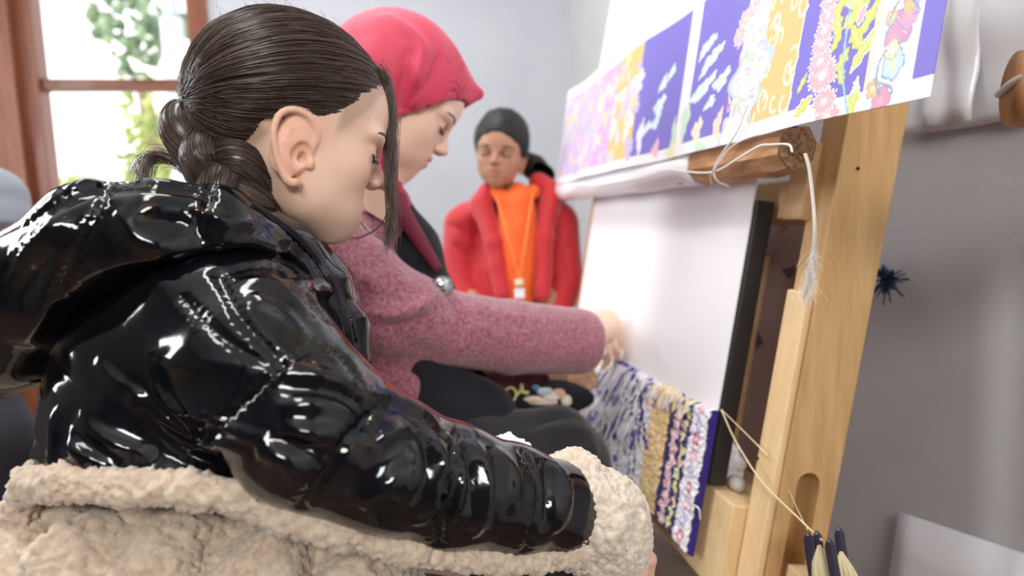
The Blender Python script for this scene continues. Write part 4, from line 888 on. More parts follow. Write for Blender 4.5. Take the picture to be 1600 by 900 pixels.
# braid
def braid(cl, nper, r, amp, seed):
    cl = smooth_path(np.array(cl), 90); T = np.gradient(cl, axis=0); T /= np.linalg.norm(T, axis=1, keepdims=True)
    vw = nrm(CAM - cl.mean(0)); Sd = np.cross(T, vw); Sd /= np.linalg.norm(Sd, axis=1, keepdims=True); Dp = np.cross(Sd, T); t = np.linspace(0, 1, 90)
    V_, F_, C_ = [], [], []; pth = []; colr = []
    for k in range(3):
        ph = 2 * math.pi * (t * nper + k / 3); c = cl + Sd * (amp * np.sin(ph))[:, None] + Dp * (amp * .62 * np.sin(2 * ph))[:, None]
        rr_ = r * (1 + .0 * t) * np.clip(t * 12 + .35, 0, 1); Vb, Fb = tubes(c[None], rr_[None], 16); V_.append(Vb); F_.append(Fb); C_.append(np.tile((.20 + .15 * np.sin(np.arange(16) * 2.3))[None], (90, 1)).ravel()[:, None].repeat(3, 1))
        Tc = np.gradient(c, axis=0); Tc /= np.linalg.norm(Tc, axis=1, keepdims=True); A_v = np.cross(Tc, vw); A_v /= np.linalg.norm(A_v, axis=1, keepdims=True); B_v = np.cross(A_v, Tc)
        for s in range(150):
            an = rnd.uniform(0, 6.28); tw = rnd.uniform(-.4, .4) + 1.2; q = c + (A_v * np.cos(an + tw * t * 6)[:, None] + B_v * np.sin(an + tw * t * 6)[:, None]) * (rr_ * rnd.uniform(.97, 1.05))[:, None]; pth.append(q); colr.append(rnd.betavariate(1.6, 2.6))
    return V_, F_, C_, np.array(pth), np.array(colr)
V_, F_, C_, pb, cb = braid([pt(300, 182, .60), pt(322, 212, .585), pt(346, 246, .575), pt(364, 282, .572), pt(372, 320, .575), pt(375, 350, .585)], 1.20, .0185, .0165, 1)
o = 0; Fa = []
for a_, b_ in zip(V_, F_): Fa.append(b_ + o); o += len(a_)
br = mesh_np('braid', np.vstack(V_), np.vstack(Fa), HAIR, girl, True, np.vstack(C_))
Vt, Ft = tubes(pb, np.full(pb.shape[:2], .00028), 3); o = mesh_np('braid_strands', Vt, Ft, HAIR, br, True, np.repeat(np.repeat(cb, 270)[:, None], 3, 1)); o['kind'] = 'stuff'
tube('hair_tie', [pt(296, 182, .585) , pt(308, 176, .572), pt(322, 186, .572), pt(330, 196, .59)], .0028, mat('black_elastic', (.01, .01, .012), .5), girl, 20, 8)
o = lock([pt(350, 300, .60), pt(300, 265, .61), pt(262, 245, .62), pt(232, 248, .62), pt(218, 285, .60)], 160, .0042, r=.00026, sh=(.2, .9), name='braid_end', seed=8)

# ---- jacket
def pvc():
    m, n, l, b = new_mat('glossy_black_vinyl'); b.inputs['Base Color'].default_value = (.003, .003, .005, 1); b.inputs['Roughness'].default_value = .10; b.inputs['Specular IOR Level'].default_value = .5
    b.inputs['Coat Weight'].default_value = .15; b.inputs['Coat Roughness'].default_value = .04
    tc = n.new('ShaderNodeTexCoord'); nf = n.new('ShaderNodeTexNoise'); nf.inputs['Scale'].default_value = 14; nf.inputs['Detail'].default_value = 2; l.new(tc.outputs['Object'], nf.inputs[0])
    mr = n.new('ShaderNodeMapRange'); mr.inputs[1].default_value = .56; mr.inputs[2].default_value = .72; mr.inputs[3].default_value = 0; mr.inputs[4].default_value = 420; l.new(nf.outputs[0], mr.inputs[0]); l.new(mr.outputs[0], b.inputs['Thin Film Thickness']); b.inputs['Thin Film IOR'].default_value = 1.45
    nz = n.new('ShaderNodeTexNoise'); nz.inputs['Scale'].default_value = 26; nz.inputs['Detail'].default_value = 3; nz.inputs['Distortion'].default_value = 1.2; l.new(tc.outputs['Object'], nz.inputs[0])
    bp = n.new('ShaderNodeBump'); bp.inputs['Strength'].default_value = .08; bp.inputs['Distance'].default_value = .004; l.new(nz.outputs[0], bp.inputs['Height']); l.new(bp.outputs[0], b.inputs['Normal']); l.new(bp.outputs[0], b.inputs['Coat Normal'])
    return m
PVC = pvc()
def wrinkle(V, Fq, amp, sc, st=(1, 1, 1), seed=0):
    N = vnormals(V, Fq); q = (V @ AX.T) * np.array(st) * sc; w = vnoise(q * .6 + 7, seed + 20)[:, None] * np.array([[.9, .5, .7]]); n1 = vnoise(q + w, seed); n2 = vnoise(q * 2.1 + w, seed + 1)
    return V + N * (amp * ((1 - np.abs(n1) * 2) * .8 + .35 * n2))[:, None]
body = union([
    (ell(pt(318, 630, .61), (.122, .150, .140), AX), 0),
    (ell(pt(300, 720, .59), (.118, .070, .135), AX), .015),
    (chain(P4([(405, 395, .62, .050), (450, 470, .63, .062), (478, 570, .62, .062)]), .02), .03),
    (ell(pt(360, 500, .54), (.075, .065, .080), AX), .03),
])
slv = chain(P4([(400, 560, .50, .064), (490, 668, .475, .058), (600, 722, .49, .0505), (700, 757, .525, .0485), (800, 780, .56, .045), (868, 794, .59, .040), (885, 800, .597, .036)]), .012)
zc = pt(300, 756, .47)[2]
jb0 = union([(body, 0), (slv, .016)])
def below(l):
    a, b_ = pt(*l[0], .5), pt(*l[1], .5); n_ = nrm(np.cross(a - CAM, b_ - CAM)); n_ = n_ if n_ @ IU < 0 else -n_; return lambda p: (p - CAM) @ n_
bl1, bl2 = below([(0, 758), (300, 764)]), below([(300, 764), (640, 868)])
jb = lambda p: smax(jb0(p), np.minimum(bl1(p), bl2(p)), .01)
lo, hi = np.array([-.50, .22, .50]), np.array([.22, .86, 1.12])
V, Fq = sdf_mesh(jb, lo, hi, .0034); V = relax(V, Fq, 2)
seams = [
    ([(338, 425), (372, 490), (405, 530), (442, 566)], .0028, .0045, 'seam'), ([(285, 465), (340, 520), (400, 560), (440, 575)], .0028, .004, 'seam'),
    ([(442, 566), (392, 612), (345, 660), (322, 700), (306, 745)], .0032, .006, 'seam'), ([(442, 566), (490, 546), (530, 552), (566, 600)], .0026, .004, 'seam'),
    ([(590, 640), (548, 680), (515, 730), (470, 792)], .0030, .0055, 'seam'), ([(712, 676), (704, 740), (690, 800), (684, 850)], .0030, .0055, 'seam'), ([(818, 706), (842, 760), (838, 810), (820, 862)], .0030, .005, 'seam'),
    ([(350, 425), (400, 415), (450, 425), (510, 500)], .0028, .004, 'seam')]
folds = [
    ([(380, 590), (470, 585), (560, 610), (600, 640)], .009, .007), ([(420, 640), (500, 630), (570, 650)], .007, .006), ([(430, 665), (500, 680), (545, 665)], .006, .006), ([(400, 700), (450, 720), (480, 760)], .008, .006),
    ([(210, 610), (270, 660), (340, 690), (395, 705)], .006, .008), ([(120, 650), (180, 690), (240, 715)], .007, .008), ([(110, 690), (130, 720), (140, 735)], .006, .006), ([(240, 600), (290, 640), (330, 650)], .006, .007),
    ([(480, 440), (520, 470), (540, 520)], .007, .007), ([(370, 440), (430, 450), (490, 500)], .006, .006), ([(390, 460), (440, 490), (480, 530)], .005, .005), ([(440, 440), (500, 450), (520, 480)], .006, .005),
    ([(570, 700), (600, 680), (640, 670)], .006, .006), ([(640, 690), (650, 740), (610, 790)], .007, .008), ([(668, 680), (690, 720), (680, 780), (650, 820)], .006, .009), ([(690, 675), (720, 720), (715, 780), (690, 830)], .005, .008), ([(730, 685), (760, 730), (760, 790), (735, 840)], .007, .008),
    ([(770, 700), (800, 740), (800, 800)], .006, .007), ([(862, 720), (880, 770), (868, 830)], .007, .009), ([(850, 720), (858, 770), (850, 830)], .005, -.007), ([(640, 720), (600, 760), (560, 790)], .007, .007), ([(700, 690), (735, 740), (730, 800)], .005, -.007), ([(655, 680), (668, 730), (640, 790)], .005, -.007),
    ([(205, 615), (240, 670), (300, 715), (370, 728)], .005, .009), ([(215, 635), (260, 690), (320, 730)], .006, -.008), ([(275, 610), (330, 650), (390, 680), (425, 690)], .0045, .007), ([(110, 665), (135, 705), (175, 735)], .005, .008), ([(70, 560), (110, 600), (160, 620)], .008, -.005), ([(150, 560), (190, 600), (250, 625)], .006, .005), ([(230, 560), (330, 570), (400, 575)], .010, .005), ([(500, 610), (560, 640), (590, 700)], .006, -.006), ([(440, 610), (520, 612), (570, 625)], .005, -.006), ([(420, 680), (480, 700), (520, 690)], .005, -.006),
    ([(590, 605), (640, 635), (690, 660)], .006, .005), ([(760, 700), (775, 760), (765, 830)], .005, -.006), ([(80, 640), (90, 690), (80, 730)], .008, .006)]
V, _ = sculpt(V, Fq, folds); V = wrinkle(V, Fq, .0012, 18, (.8, 1.6, 1)); V, _ = sculpt(V, Fq, seams)
jacket = mesh_np('jacket', V, Fq, PVC, girl, True)
hood = union([
    (chain(P4([(-12, 545, .55, .042), (60, 445, .53, .047), (150, 372, .51, .042), (250, 352, .505, .034), (340, 352, .52, .030), (410, 378, .55, .026)]), .012), 0),
    (ell(pt(22, 555, .55), (.040, .028, .045), AX), .015), (ell(pt(250, 340, .58), (.085, .030, .07), AX), .02),
    (chain(P4([(400, 350, .575, .022), (450, 392, .58, .026), (500, 450, .595, .026), (535, 520, .60, .024), (548, 560, .60, .020)]), .01), .015)])
V, Fq = sdf_mesh(hood, np.array([-.56, .25, .80]), np.array([.12, .86, 1.16]), .0032); V = relax(V, Fq, 2)
V, _ = sculpt(V, Fq, [([(40, 360), (110, 312), (190, 292), (300, 300), (345, 318)], .006, -.006), ([(100, 300), (180, 278), (300, 285)], .006, .005), ([(180, 330), (230, 375), (300, 380), (370, 365)], .009, .009), ([(210, 345), (260, 345), (300, 350)], .006, -.006), ([(300, 320), (350, 345), (400, 350)], .007, .007), ([(340, 385), (390, 375), (450, 400)], .006, .008), ([(20, 420), (60, 370), (110, 340)], .008, .006), ([(20, 480), (50, 430), (90, 390)], .007, -.006), ([(30, 540), (60, 500), (90, 440)], .008, .007), ([(60, 590), (80, 560), (100, 520)], .006, .006), ([(150, 420), (220, 400), (320, 395)], .008, .006),
    ([(470, 405), (490, 440), (505, 470)], .005, .006), ([(430, 380), (450, 410), (490, 440)], .004, -.005)])
V = wrinkle(V, Fq, .0013, 20, (1, 1.5, 1), 5)
V, _ = sculpt(V, Fq, [([(168, 278), (158, 320), (135, 365), (112, 410), (88, 462)], .0030, .0045, 'seam'), ([(330, 290), (322, 320), (306, 350), (312, 372)], .0030, .005, 'seam'), ([(40, 350), (110, 305), (200, 285), (320, 300)], .0022, .003, 'seam'), ([(0, 440), (30, 385), (70, 345)], .0024, .003, 'seam'), ([(440, 350), (500, 410), (535, 470), (556, 540)], .002, .003, 'seam')])
hd_ = mesh_np('hood', V, Fq, PVC, girl, True)
# zip along the collar edge
bvh2 = BVHTree.FromPolygons([tuple(v) for v in V], [tuple(int(i) for i in f) for f in Fq])
zp = [ray_px(bvh2, x, y) for x, y in smooth_path([(398, 322), (430, 342), (465, 368), (500, 408), (525, 452), (545, 510), (556, 560)], 60)]; zp = [z for z in zp if z is not None]
if len(zp) > 6:
    zp = smooth_path(relax_p := np.array(zp), 110); zp = zp - IF * .0015
    for _ in range(6): zp[1:-1] = (zp[:-2] + zp[1:-1] * 2 + zp[2:]) / 4
    zt = tube('zip_tape', zp[::6], .0026, mat('black_tape', (.012, .012, .015), .6), girl, 100, 6); bm = bmesh.new()
    for i in range(0, 109):
        t = nrm(zp[min(i + 1, 109)] - zp[max(i - 1, 0)]); s = nrm(np.cross(t, IF)); add_box(bm, zp[i] - IF * .0022 - t * .0006 - s * .0022, t * .0013, s * .0044, -IF * .0016, 0)
    bm_obj('zip_teeth', bm, mat('dark_metal_teeth', (.05, .05, .06), .3, metal=.6), zt)['kind'] = 'stuff'
# ---- fleece
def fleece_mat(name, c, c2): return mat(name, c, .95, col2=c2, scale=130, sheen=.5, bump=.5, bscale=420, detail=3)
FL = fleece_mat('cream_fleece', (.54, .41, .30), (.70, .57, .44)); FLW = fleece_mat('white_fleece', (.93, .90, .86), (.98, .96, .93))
def fluff(V, Fq, sc=175, amp=.0060, seed=3):
    N = vnormals(V, Fq); w = worley(V * sc + .4 * vnoise(V * 300, 2)[:, None], seed); w2 = worley(V * sc * 2.3, seed + 5)
    return V + N * (amp * (.45 - 1.3 * w * w) + amp * .25 * (.5 - w2) + amp * .45 * vnoise(V * 45, 4))[:, None]
trim = chain(P4([(36, 830, .50, .014), (34, 790, .50, .013), (48, 757, .49, .0125), (100, 752, .47, .0125), (190, 760, .455, .0125), (300, 765, .45, .0130), (372, 778, .45, .012), (440, 806, .455, .0105), (540, 836, .465, .0100), (640, 862, .49, .0100), (740, 876, .52, .0100), (840, 876, .55, .0105), (930, 860, .585, .014)]), .006)
skirt = union([(ell(pt(260, 950, .565), (.200, .120, .135), AX), 0), (ell(pt(535, 935, .55), (.070, .055, .09), AX), .04), (ell(pt(66, 860, .53), (.040, .050, .05), AX), .03),
    ((lambda p: -((p - pt(0, 772, .5)) @ -IU) + 0 * p[:, 0]), .02, 'x')][:3])
sk = [([(300, 790), (255, 840), (215, 910)], .020, .020), ([(175, 800), (110, 850), (30, 900)], .022, .020), ([(390, 800), (330, 850), (300, 910)], .013, -.020), ([(440, 815), (425, 860), (395, 910)], .018, .018), ([(235, 800), (165, 860), (120, 910)], .013, -.018), ([(505, 830), (490, 870), (470, 910)], .012, -.020), ([(555, 850), (560, 880), (550, 910)], .014, .012), ([(90, 790), (70, 825), (30, 850)], .010, -.016)]
V1, F1 = sdf_mesh(skirt, np.array([-.55, .2, .50]), np.array([.06, .8, .82]), .0024); V1, _ = sculpt(V1, F1, sk); V1 = fluff(V1, F1)
mesh_np('fleece_lining', V1, F1, FL, girl, True)
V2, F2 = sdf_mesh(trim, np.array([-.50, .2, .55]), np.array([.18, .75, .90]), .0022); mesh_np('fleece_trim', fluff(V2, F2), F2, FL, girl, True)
cuff = union([(chain(P4([(905, 800, .60, .042), (945, 822, .61, .038), (968, 842, .615, .030)]), .02), 0), (ell(pt(958, 800, .62), (.026, .024, .03), AX), .02), (chain(P4([(872, 745, .60, .018), (900, 745, .615, .022), (935, 768, .625, .022)]), .01), .02), (chain(P4([(900, 868, .585, .013), (950, 875, .60, .015), (970, 868, .61, .016)]), .01), .015)])
V3, F3 = sdf_mesh(cuff, pt(850, 950, .66) - [.06, .10, .03], pt(1040, 680, .60) + [.06, .12, .06], .0022); V3, _ = sculpt(V3, F3, [([(960, 770), (965, 820), (930, 870)], .008, .007), ([(985, 790), (995, 830), (985, 870)], .006, -.006), ([(925, 770), (930, 820), (915, 860)], .008, -.005)])
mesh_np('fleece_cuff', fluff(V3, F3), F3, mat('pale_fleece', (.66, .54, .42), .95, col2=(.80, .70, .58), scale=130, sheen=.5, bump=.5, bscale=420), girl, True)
for fe in ([(640, 672, .58, .016), (652, 662, .60, .013), (672, 668, .60, .012)], [(770, 706, .60, .012), (795, 700, .60, .010), (815, 708, .60, .010)], [(865, 745, .62, .014), (890, 752, .62, .014)]):
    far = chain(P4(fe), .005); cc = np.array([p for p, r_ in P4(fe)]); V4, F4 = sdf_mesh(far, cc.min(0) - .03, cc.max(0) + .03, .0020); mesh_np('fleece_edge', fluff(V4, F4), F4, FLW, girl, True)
# dark trousers on the lap and the stool under her
trs = union([(chain(P4([(330, 1040, .60, .075), (640, 1030, .62, .072), (860, 1010, .66, .062)]), .02), 0), (chain(P4([(760, 920, .60, .022), (870, 905, .62, .022)]), .01), .02)])
V, Fq = sdf_mesh(trs, np.array([-.45, .2, .20]), np.array([.30, .95, .80]), .006); mesh_np('trousers', V, Fq, mat('black_trousers', (.012, .012, .016), .7, bump=.4, bscale=200), girl, True)
tube('shirt_collar', [pt(352, 318, .60), pt(385, 322, .575), pt(410, 338, .575), pt(440, 365, .59)], [.010, .011, .010, .008], mat('white_shirt', (.80, .78, .76), .8), girl, 24, 8)
# ================================================================== the woman
woman = thing('person', (float(pt(600, 560, 1.02)[0]), float(pt(600, 560, 1.02)[1]), .55), 'woman in a pink headscarf and rose wool cardigan knotting the carpet', 'person')
wf = frame(pt(622, 152, 1.0), .235, 12, 31, 0)
wnk = to_local(wf, pt(585, 350, 1.02)); wsdf = head_sdf(0, neck=.16, neck_to=(wnk[0], 0, wnk[2]))
Vw, Fw = local_mesh(wf, wsdf, (-.55, -.45, -.75), (.56, .45, .56), .0022)
bvw = BVHTree.FromPolygons([tuple(v) for v in Vw], [tuple(int(i) for i in f) for f in Fw])
WT = (.84, .58, .44)
parts = [(to_world(wf, Vw), Fw, skin_cols(Vw, WT, (.72, .22, .24)))]
wt = union([(chain(P4([(560, 420, 1.02, .07), (600, 620, 1.05, .05)])), 0), (chain(P4([(530, 410, .93, .05), (690, 515, 1.02, .045), (915, 525, 1.18, .032), (945, 515, 1.24, .026)])), .02), (chain(P4([(700, 720, 1.02, .07), (870, 695, 1.12, .06)])), .02)])
V, Fq = sdf_mesh(wt, np.array([-.45, .6, .45]), np.array([.45, 1.5, 1.25]), .007); parts.append((V, Fq, np.tile(np.array([WT]), (len(V), 1))))
wh = hand_sdf(None, (pt(948, 512, 1.26), (.030, .036, .020), AX), [
    PF([(958, 520, 1.26, .0095), (972, 540, 1.28, .0088), (972, 562, 1.30, .0078), (964, 574, 1.305, .007)]),
    PF([(950, 525, 1.24, .0095), (964, 547, 1.255, .0088), (962, 568, 1.28, .0078), (954, 576, 1.29, .007)]),
    PF([(940, 528, 1.23, .0095), (950, 550, 1.24, .0085), (948, 566, 1.26, .0075), (942, 572, 1.27, .0065)]),
    PF([(932, 526, 1.22, .0085), (938, 545, 1.23, .0078), (936, 560, 1.245, .007), (931, 566, 1.25, .006)])],
    PF([(955, 500, 1.29, .011), (968, 520, 1.315, .0098), (972, 545, 1.325, .0085), (968, 560, 1.325, .0075)]), PF([(905, 515, 1.20, .030), (940, 510, 1.25, .026)]))
V, Fq = sdf_mesh(wh, pt(890, 590, 1.3) - [.06, .12, .04], pt(990, 470, 1.2) + [.06, .16, .06], .0026); parts.append((V, Fq, np.tile(np.array([(.88, .62, .46)]), (len(V), 1))))
wh2 = hand_sdf(None, (pt(880, 588, 1.26), (.034, .018, .020), AX), [
    PF([(895, 583, 1.25, .0085), (915, 580, 1.26, .008), (930, 590, 1.27, .0072), (930, 600, 1.275, .0065)]),
    PF([(895, 589, 1.245, .0085), (915, 588, 1.25, .008), (926, 598, 1.26, .0072), (922, 606, 1.265, .0065)]),
    PF([(892, 595, 1.24, .0085), (910, 596, 1.245, .008), (918, 606, 1.255, .0072), (912, 612, 1.26, .006)]),
    PF([(888, 599, 1.24, .0075), (902, 602, 1.245, .007), (908, 610, 1.25, .006), (902, 614, 1.255, .0055)])],
    PF([(875, 580, 1.25, .010), (895, 574, 1.26, .009), (912, 574, 1.265, .0078), (925, 580, 1.27, .007)]), PF([(790, 588, 1.22, .026), (870, 588, 1.255, .022)]))
V, Fq = sdf_mesh(wh2, pt(770, 640, 1.3) - [.06, .12, .03], pt(950, 540, 1.2) + [.06, .16, .05], .0026); parts.append((V, Fq, np.tile(np.array([(.80, .50, .34)]), (len(V), 1))))
V, Fq, C = join_np(parts); mesh_np('body', V, Fq, SKIN, woman, True, C)
face_lines(wf, bvw, woman, None, browm, (1, -1), lash_r=.0035)
# headscarf
cloth_red = mat('pink_red_scarf', (.62, .035, .085), .6, sheen=.15, col2=(.67, .05, .11), scale=5, bump=.25, bscale=420)
def scarf(p):
    shell = smin(ell((-.06, 0, .09), (.48, .40, .445))(p), cone((.08, 0, .16), (.43, 0, .325), .30, .04)(p), .12)
    shell = smin(shell, chain([((-.10, 0, -.10), .33), (tuple(to_local(wf, pt(596, 262, 1.01))), .29), (tuple(to_local(wf, pt(580, 318, 1.03))), .24)], .05)(p), .10)
    shell = smin(shell, ell((.06, 0, -.38), (.22, .24, .17))(p), .08)
    face = poly_sdf(p[:, [0, 2]], [(.60, .33), (.44, .25), (.31, .10), (.20, -.08), (.16, -.26), (.19, -.40), (.22, -.465), (.34, -.52), (.7, -.6), (.9, .2)])
    inner = ell((-.03, 0, .10), (.445, .36, .41))(p); inner = smin(inner, ell((.14, 0, -.12), (.30, .30, .38))(p), .05)
    return smax(smax(shell, -face, .015), -inner, .01)
Vs, Fs = local_mesh(wf, scarf, (-.85, -.6, -1.25), (.62, .6, .68), .0034); Vs = to_world(wf, Vs)
Vs, _ = sculpt(Vs, Fs, [([(560, 60), (585, 110), (600, 180), (606, 260)], .014, .009), ([(600, 20), (655, 70), (648, 120), (625, 190)], .012, .012), ([(690, 80), (672, 120), (640, 160), (622, 210)], .008, -.009), ([(640, 75), (630, 130), (612, 190)], .008, -.010), ([(640, 90), (655, 140), (640, 170)], .010, .005), ([(665, 100), (655, 150), (630, 185)], .006, .006), ([(575, 150), (590, 220), (600, 300)], .008, -.005), ([(715, 110), (690, 150), (650, 180)], .008, .003)])
sc_ = mesh_np('headscarf', wrinkle(Vs, Fs, .0016, 14, (1, .6, 1), 7), Fs, cloth_red, woman, True)
# dark under-scarf at the brow
def bonnet(p): return smax(smin(ell((-.045, 0, .115), (.438, .343, .383))(p), ell((.17, 0, .10), (.238, .258, .263))(p), .08), poly_sdf(p[:, [0, 2]], [(.60, .215), (.40, .205), (.28, .08), (.10, -.15), (-.9, -.3), (-.9, .9), (.7, .9)]), .006)
V, Fq = local_mesh(wf, bonnet, (-.52, -.42, -.35), (.50, .42, .55), .0035); mesh_np('under_scarf', to_world(wf, V), Fq, mat('black_underscarf', (.02, .015, .02), .7), woman)
# garments
rose = mat('rose_wool', (.27, .07, .11), .92, col2=(.50, .21, .26), scale=200, sheen=.5, bump=.6, bscale=350, detail=8)
def cut(f, a, b, k=.006):
    """cut f by the plane through b facing a->b"""
    n_ = nrm(np.array(b) - np.array(a)); b = np.array(b)
    return lambda p: smax(f(p), (p - b) @ n_, k)
arm = cut(chain(P4([(505, 410, .93, .080), (590, 478, .955, .072), (700, 513, 1.02, .0595), (800, 527, 1.09, .062), (900, 533, 1.16, .058), (965, 537, 1.20, .052)]), .008), pt(700, 513, 1.02), pt(915, 535, 1.175), .012)
ctor = union([(chain(P4([(548, 380, 1.02, .082), (560, 470, 1.02, .095), (604, 600, 1.04, .092), (606, 700, 1.04, .092)]), .02), 0)])
card = union([(ctor, 0), (arm, .012), (chain(P4([(470, 380, 1.06, .07), (545, 345, 1.02, .055), (592, 352, 1.0, .040)]), .01), .02)])
V, Fq = sdf_mesh(card, np.array([-.50, .62, .38]), np.array([.36, 1.40, 1.20]), .0042); V = relax(V, Fq, 2)
V, _ = sculpt(V, Fq, [([(560, 480), (600, 494), (650, 482), (685, 452)], .012, .012), ([(565, 502), (620, 510), (665, 492)], .010, -.011), ([(610, 520), (650, 540), (690, 560)], .012, -.005), ([(700, 470), (720, 500), (715, 540)], .012, -.006), ([(740, 470), (780, 490), (850, 500)], .014, .004), ([(560, 540), (620, 575), (680, 580)], .010, -.008), ([(600, 590), (596, 620), (600, 640)], .008, -.006), ([(520, 400), (560, 430), (600, 460)], .014, .006)])
card_o = mesh_np('cardigan', wrinkle(V, Fq, .0015, 20, (1, 1, 1), 3), Fq, rose, woman, True)
navy = mat('navy_dress', (.006, .007, .014), .9, sheen=.05, bump=.3, bscale=300)
V, Fq = sdf_mesh(union([(chain(P4([(596, 330, 1.04, .052), (620, 400, 1.05, .070), (640, 500, 1.06, .085), (660, 640, 1.05, .085)]), .02), 0), (chain(P4([(660, 640, 1.05, .085), (740, 660, 1.08, .075)]), .01), .02)]), np.array([-.4, .8, .45]), np.array([.25, 1.35, 1.15]), .0060)
mesh_np('dress', wrinkle(V, Fq, .003, 16, (1.4, .5, 1), 9), Fq, navy, woman, True)
tube('scarf_end', [pt(612, 290, .985), pt(628, 330, .975), pt(655, 375, .985), pt(684, 420, 1.0)], [.016, .014, .012, .008], mat('maroon_scarf_end', (.22, .03, .06), .8, bump=.5, bscale=200), sc_, 30, 8)
V, Fq = sdf_mesh(chain(P4([(690, 585, 1.15, .036), (770, 592, 1.21, .034), (838, 590, 1.245, .030)]), .01), pt(660, 640, 1.3) - [.06, .12, .06], pt(870, 540, 1.1) + [.06, .16, .06], .005)
slv2 = mesh_np('sleeve', wrinkle(V, Fq, .003, 20), Fq, mat('dark_maroon_wool', (.07, .015, .025), .9, col2=(.12, .03, .045), scale=90, sheen=.1), woman, True); slv2['label'] = 'dark maroon sleeve of the lower arm'
# silver dome button
bm = bmesh.new(); bmesh.ops.create_uvsphere(bm, u_segments=24, v_segments=14, radius=.0155, matrix=Matrix.Translation(pt(691, 447, .965)) @ Matrix.Diagonal((1, .6, .9, 1)))
bt_ = bm_obj('button', bm, mat('silver_dome', (.75, .80, .85), .12, metal=.9), woman, True); bt_['label'] = 'large silver dome button'
tube('button_rim', [pt(691, 447, .962) + (IR * math.cos(t) + IU * math.sin(t) * .9) * .0158 for t in np.linspace(0, 6.283, 16)], .0013, mat('dark_silver', (.25, .27, .3), .3, metal=.9), bt_, 40, 6)
bm = bmesh.new(); bmesh.ops.create_uvsphere(bm, u_segments=16, v_segments=8, radius=.008, matrix=Matrix.Translation(pt(941, 550, 1.15)))
bm_obj('cuff_button', bm, mat('pearl', (.8, .8, .82), .25), woman, True)
# trousers: thigh and knee towards the loom
trm = mat('charcoal_trousers', (.010, .010, .013), .85, col2=(.015, .015, .019), scale=30, bump=.4, bscale=260, sheen=.2)
leg = union([(chain(P4([(640, 730, 1.0, .085), (740, 726, 1.03, .080), (866, 704, 1.09, .072), (890, 720, 1.10, .066), (880, 860, 1.14, .058), (860, 1020, 1.16, .05)]), .015), 0), (chain(P4([(700, 680, 1.25, .08), (840, 670, 1.30, .07), (850, 860, 1.34, .055)]), .015), .01)])
V, Fq = sdf_mesh(leg, np.array([-.35, .80, .16]), np.array([.40, 1.55, .85]), .0055); V, _ = sculpt(V, Fq, [([(820, 675), (860, 655), (910, 650)], .010, -.007), ([(800, 690), (860, 672), (930, 675)], .010, .006), ([(930, 690), (925, 720), (900, 740)], .008, .005)])
mesh_np('trousers', wrinkle(V, Fq, .003, 12, (1, 1, 1), 13), Fq, trm, woman, True)
for i, (x, d) in enumerate(((862, 1.16), (850, 1.34))):
    q = pt(x, 1080 if i == 0 else 960, d); V, Fq = sdf_mesh(union([(cone((q[0], q[1], .20), (q[0], q[1], .06), .042, .04), 0), (cone((q[0] - .02, q[1], .05), (q[0] + .12, q[1] + .02, .035), .045, .034), .02)]), (q[0] - .1, q[1] - .1, -.01), (q[0] + .2, q[1] + .12, .27), .006); V[:, 2] = np.maximum(V[:, 2], .002)
    mesh_np('shoe', V, Fq, mat('black_shoe', (.02, .02, .02), .5), woman, True)
# embroidered black bag on the lap
bag = thing('embroidered_bag', pt(830, 620, 1.21), 'black cloth bag with a yellow heart outline on the lap behind the knee', 'bag')
V, Fq = sdf_mesh(ell(pt(835, 622, 1.235), (.115, .038, .035), AX), pt(700, 700, 1.3) - [.02, .12, .0], pt(960, 560, 1.15) + [.05, .15, .03], .004); mesh_np('cloth', wrinkle(V, Fq, .002, 25), Fq, mat('black_cloth', (.010, .010, .014), .9), bag, True)
ylw = mat('yellow_cord', (.72, .70, .30), .8); D_ = 1.185
def onb(l, d=D_): return [pt(x, y, d) for x, y in l]
tube('heart_outline', onb([(775, 631), (764, 618), (762, 606), (772, 602), (782, 606), (788, 614), (782, 622), (775, 631)]), .0028, ylw, bag, 40, 8)
tube('heart_outline', onb([(800, 629), (790, 618), (792, 608), (800, 606), (806, 612), (806, 620), (800, 629)]), .0026, ylw, bag, 36, 8)
tube('leaf_cord', onb([(806, 618), (814, 610), (815, 600), (817, 612), (826, 614)]), .003, ylw, bag, 24, 8)
for i, (x, y, rx, ry, c) in enumerate(((835, 624, .020, .006, (.86, .72, .60)), (852, 612, .016, .008, (.55, .65, .75)), (862, 620, .016, .009, (.88, .80, .74)), (874, 616, .013, .010, (.80, .48, .36)), (885, 626, .010, .011, (.80, .82, .62)), (838, 606, .008, .006, (.12, .25, .42)), (848, 628, .03, .006, (.90, .80, .70)))):
    bm = bmesh.new(); bmesh.ops.create_icosphere(bm, subdivisions=2, radius=1, matrix=Matrix([list(IR * rx) + [0], list(IU * ry) + [0], list(IF * .004) + [0], [0, 0, 0, 1]]).transposed())
    for v_ in bm.verts: v_.co += Vector(pt(x, y, D_ + .001 * i)) + Vector((rnd.uniform(-1, 1), 0, rnd.uniform(-1, 1))) * .001
    bm_obj('embroidered_patch', bm, mat('embroidery_%d' % i, c, .85), bag, True)

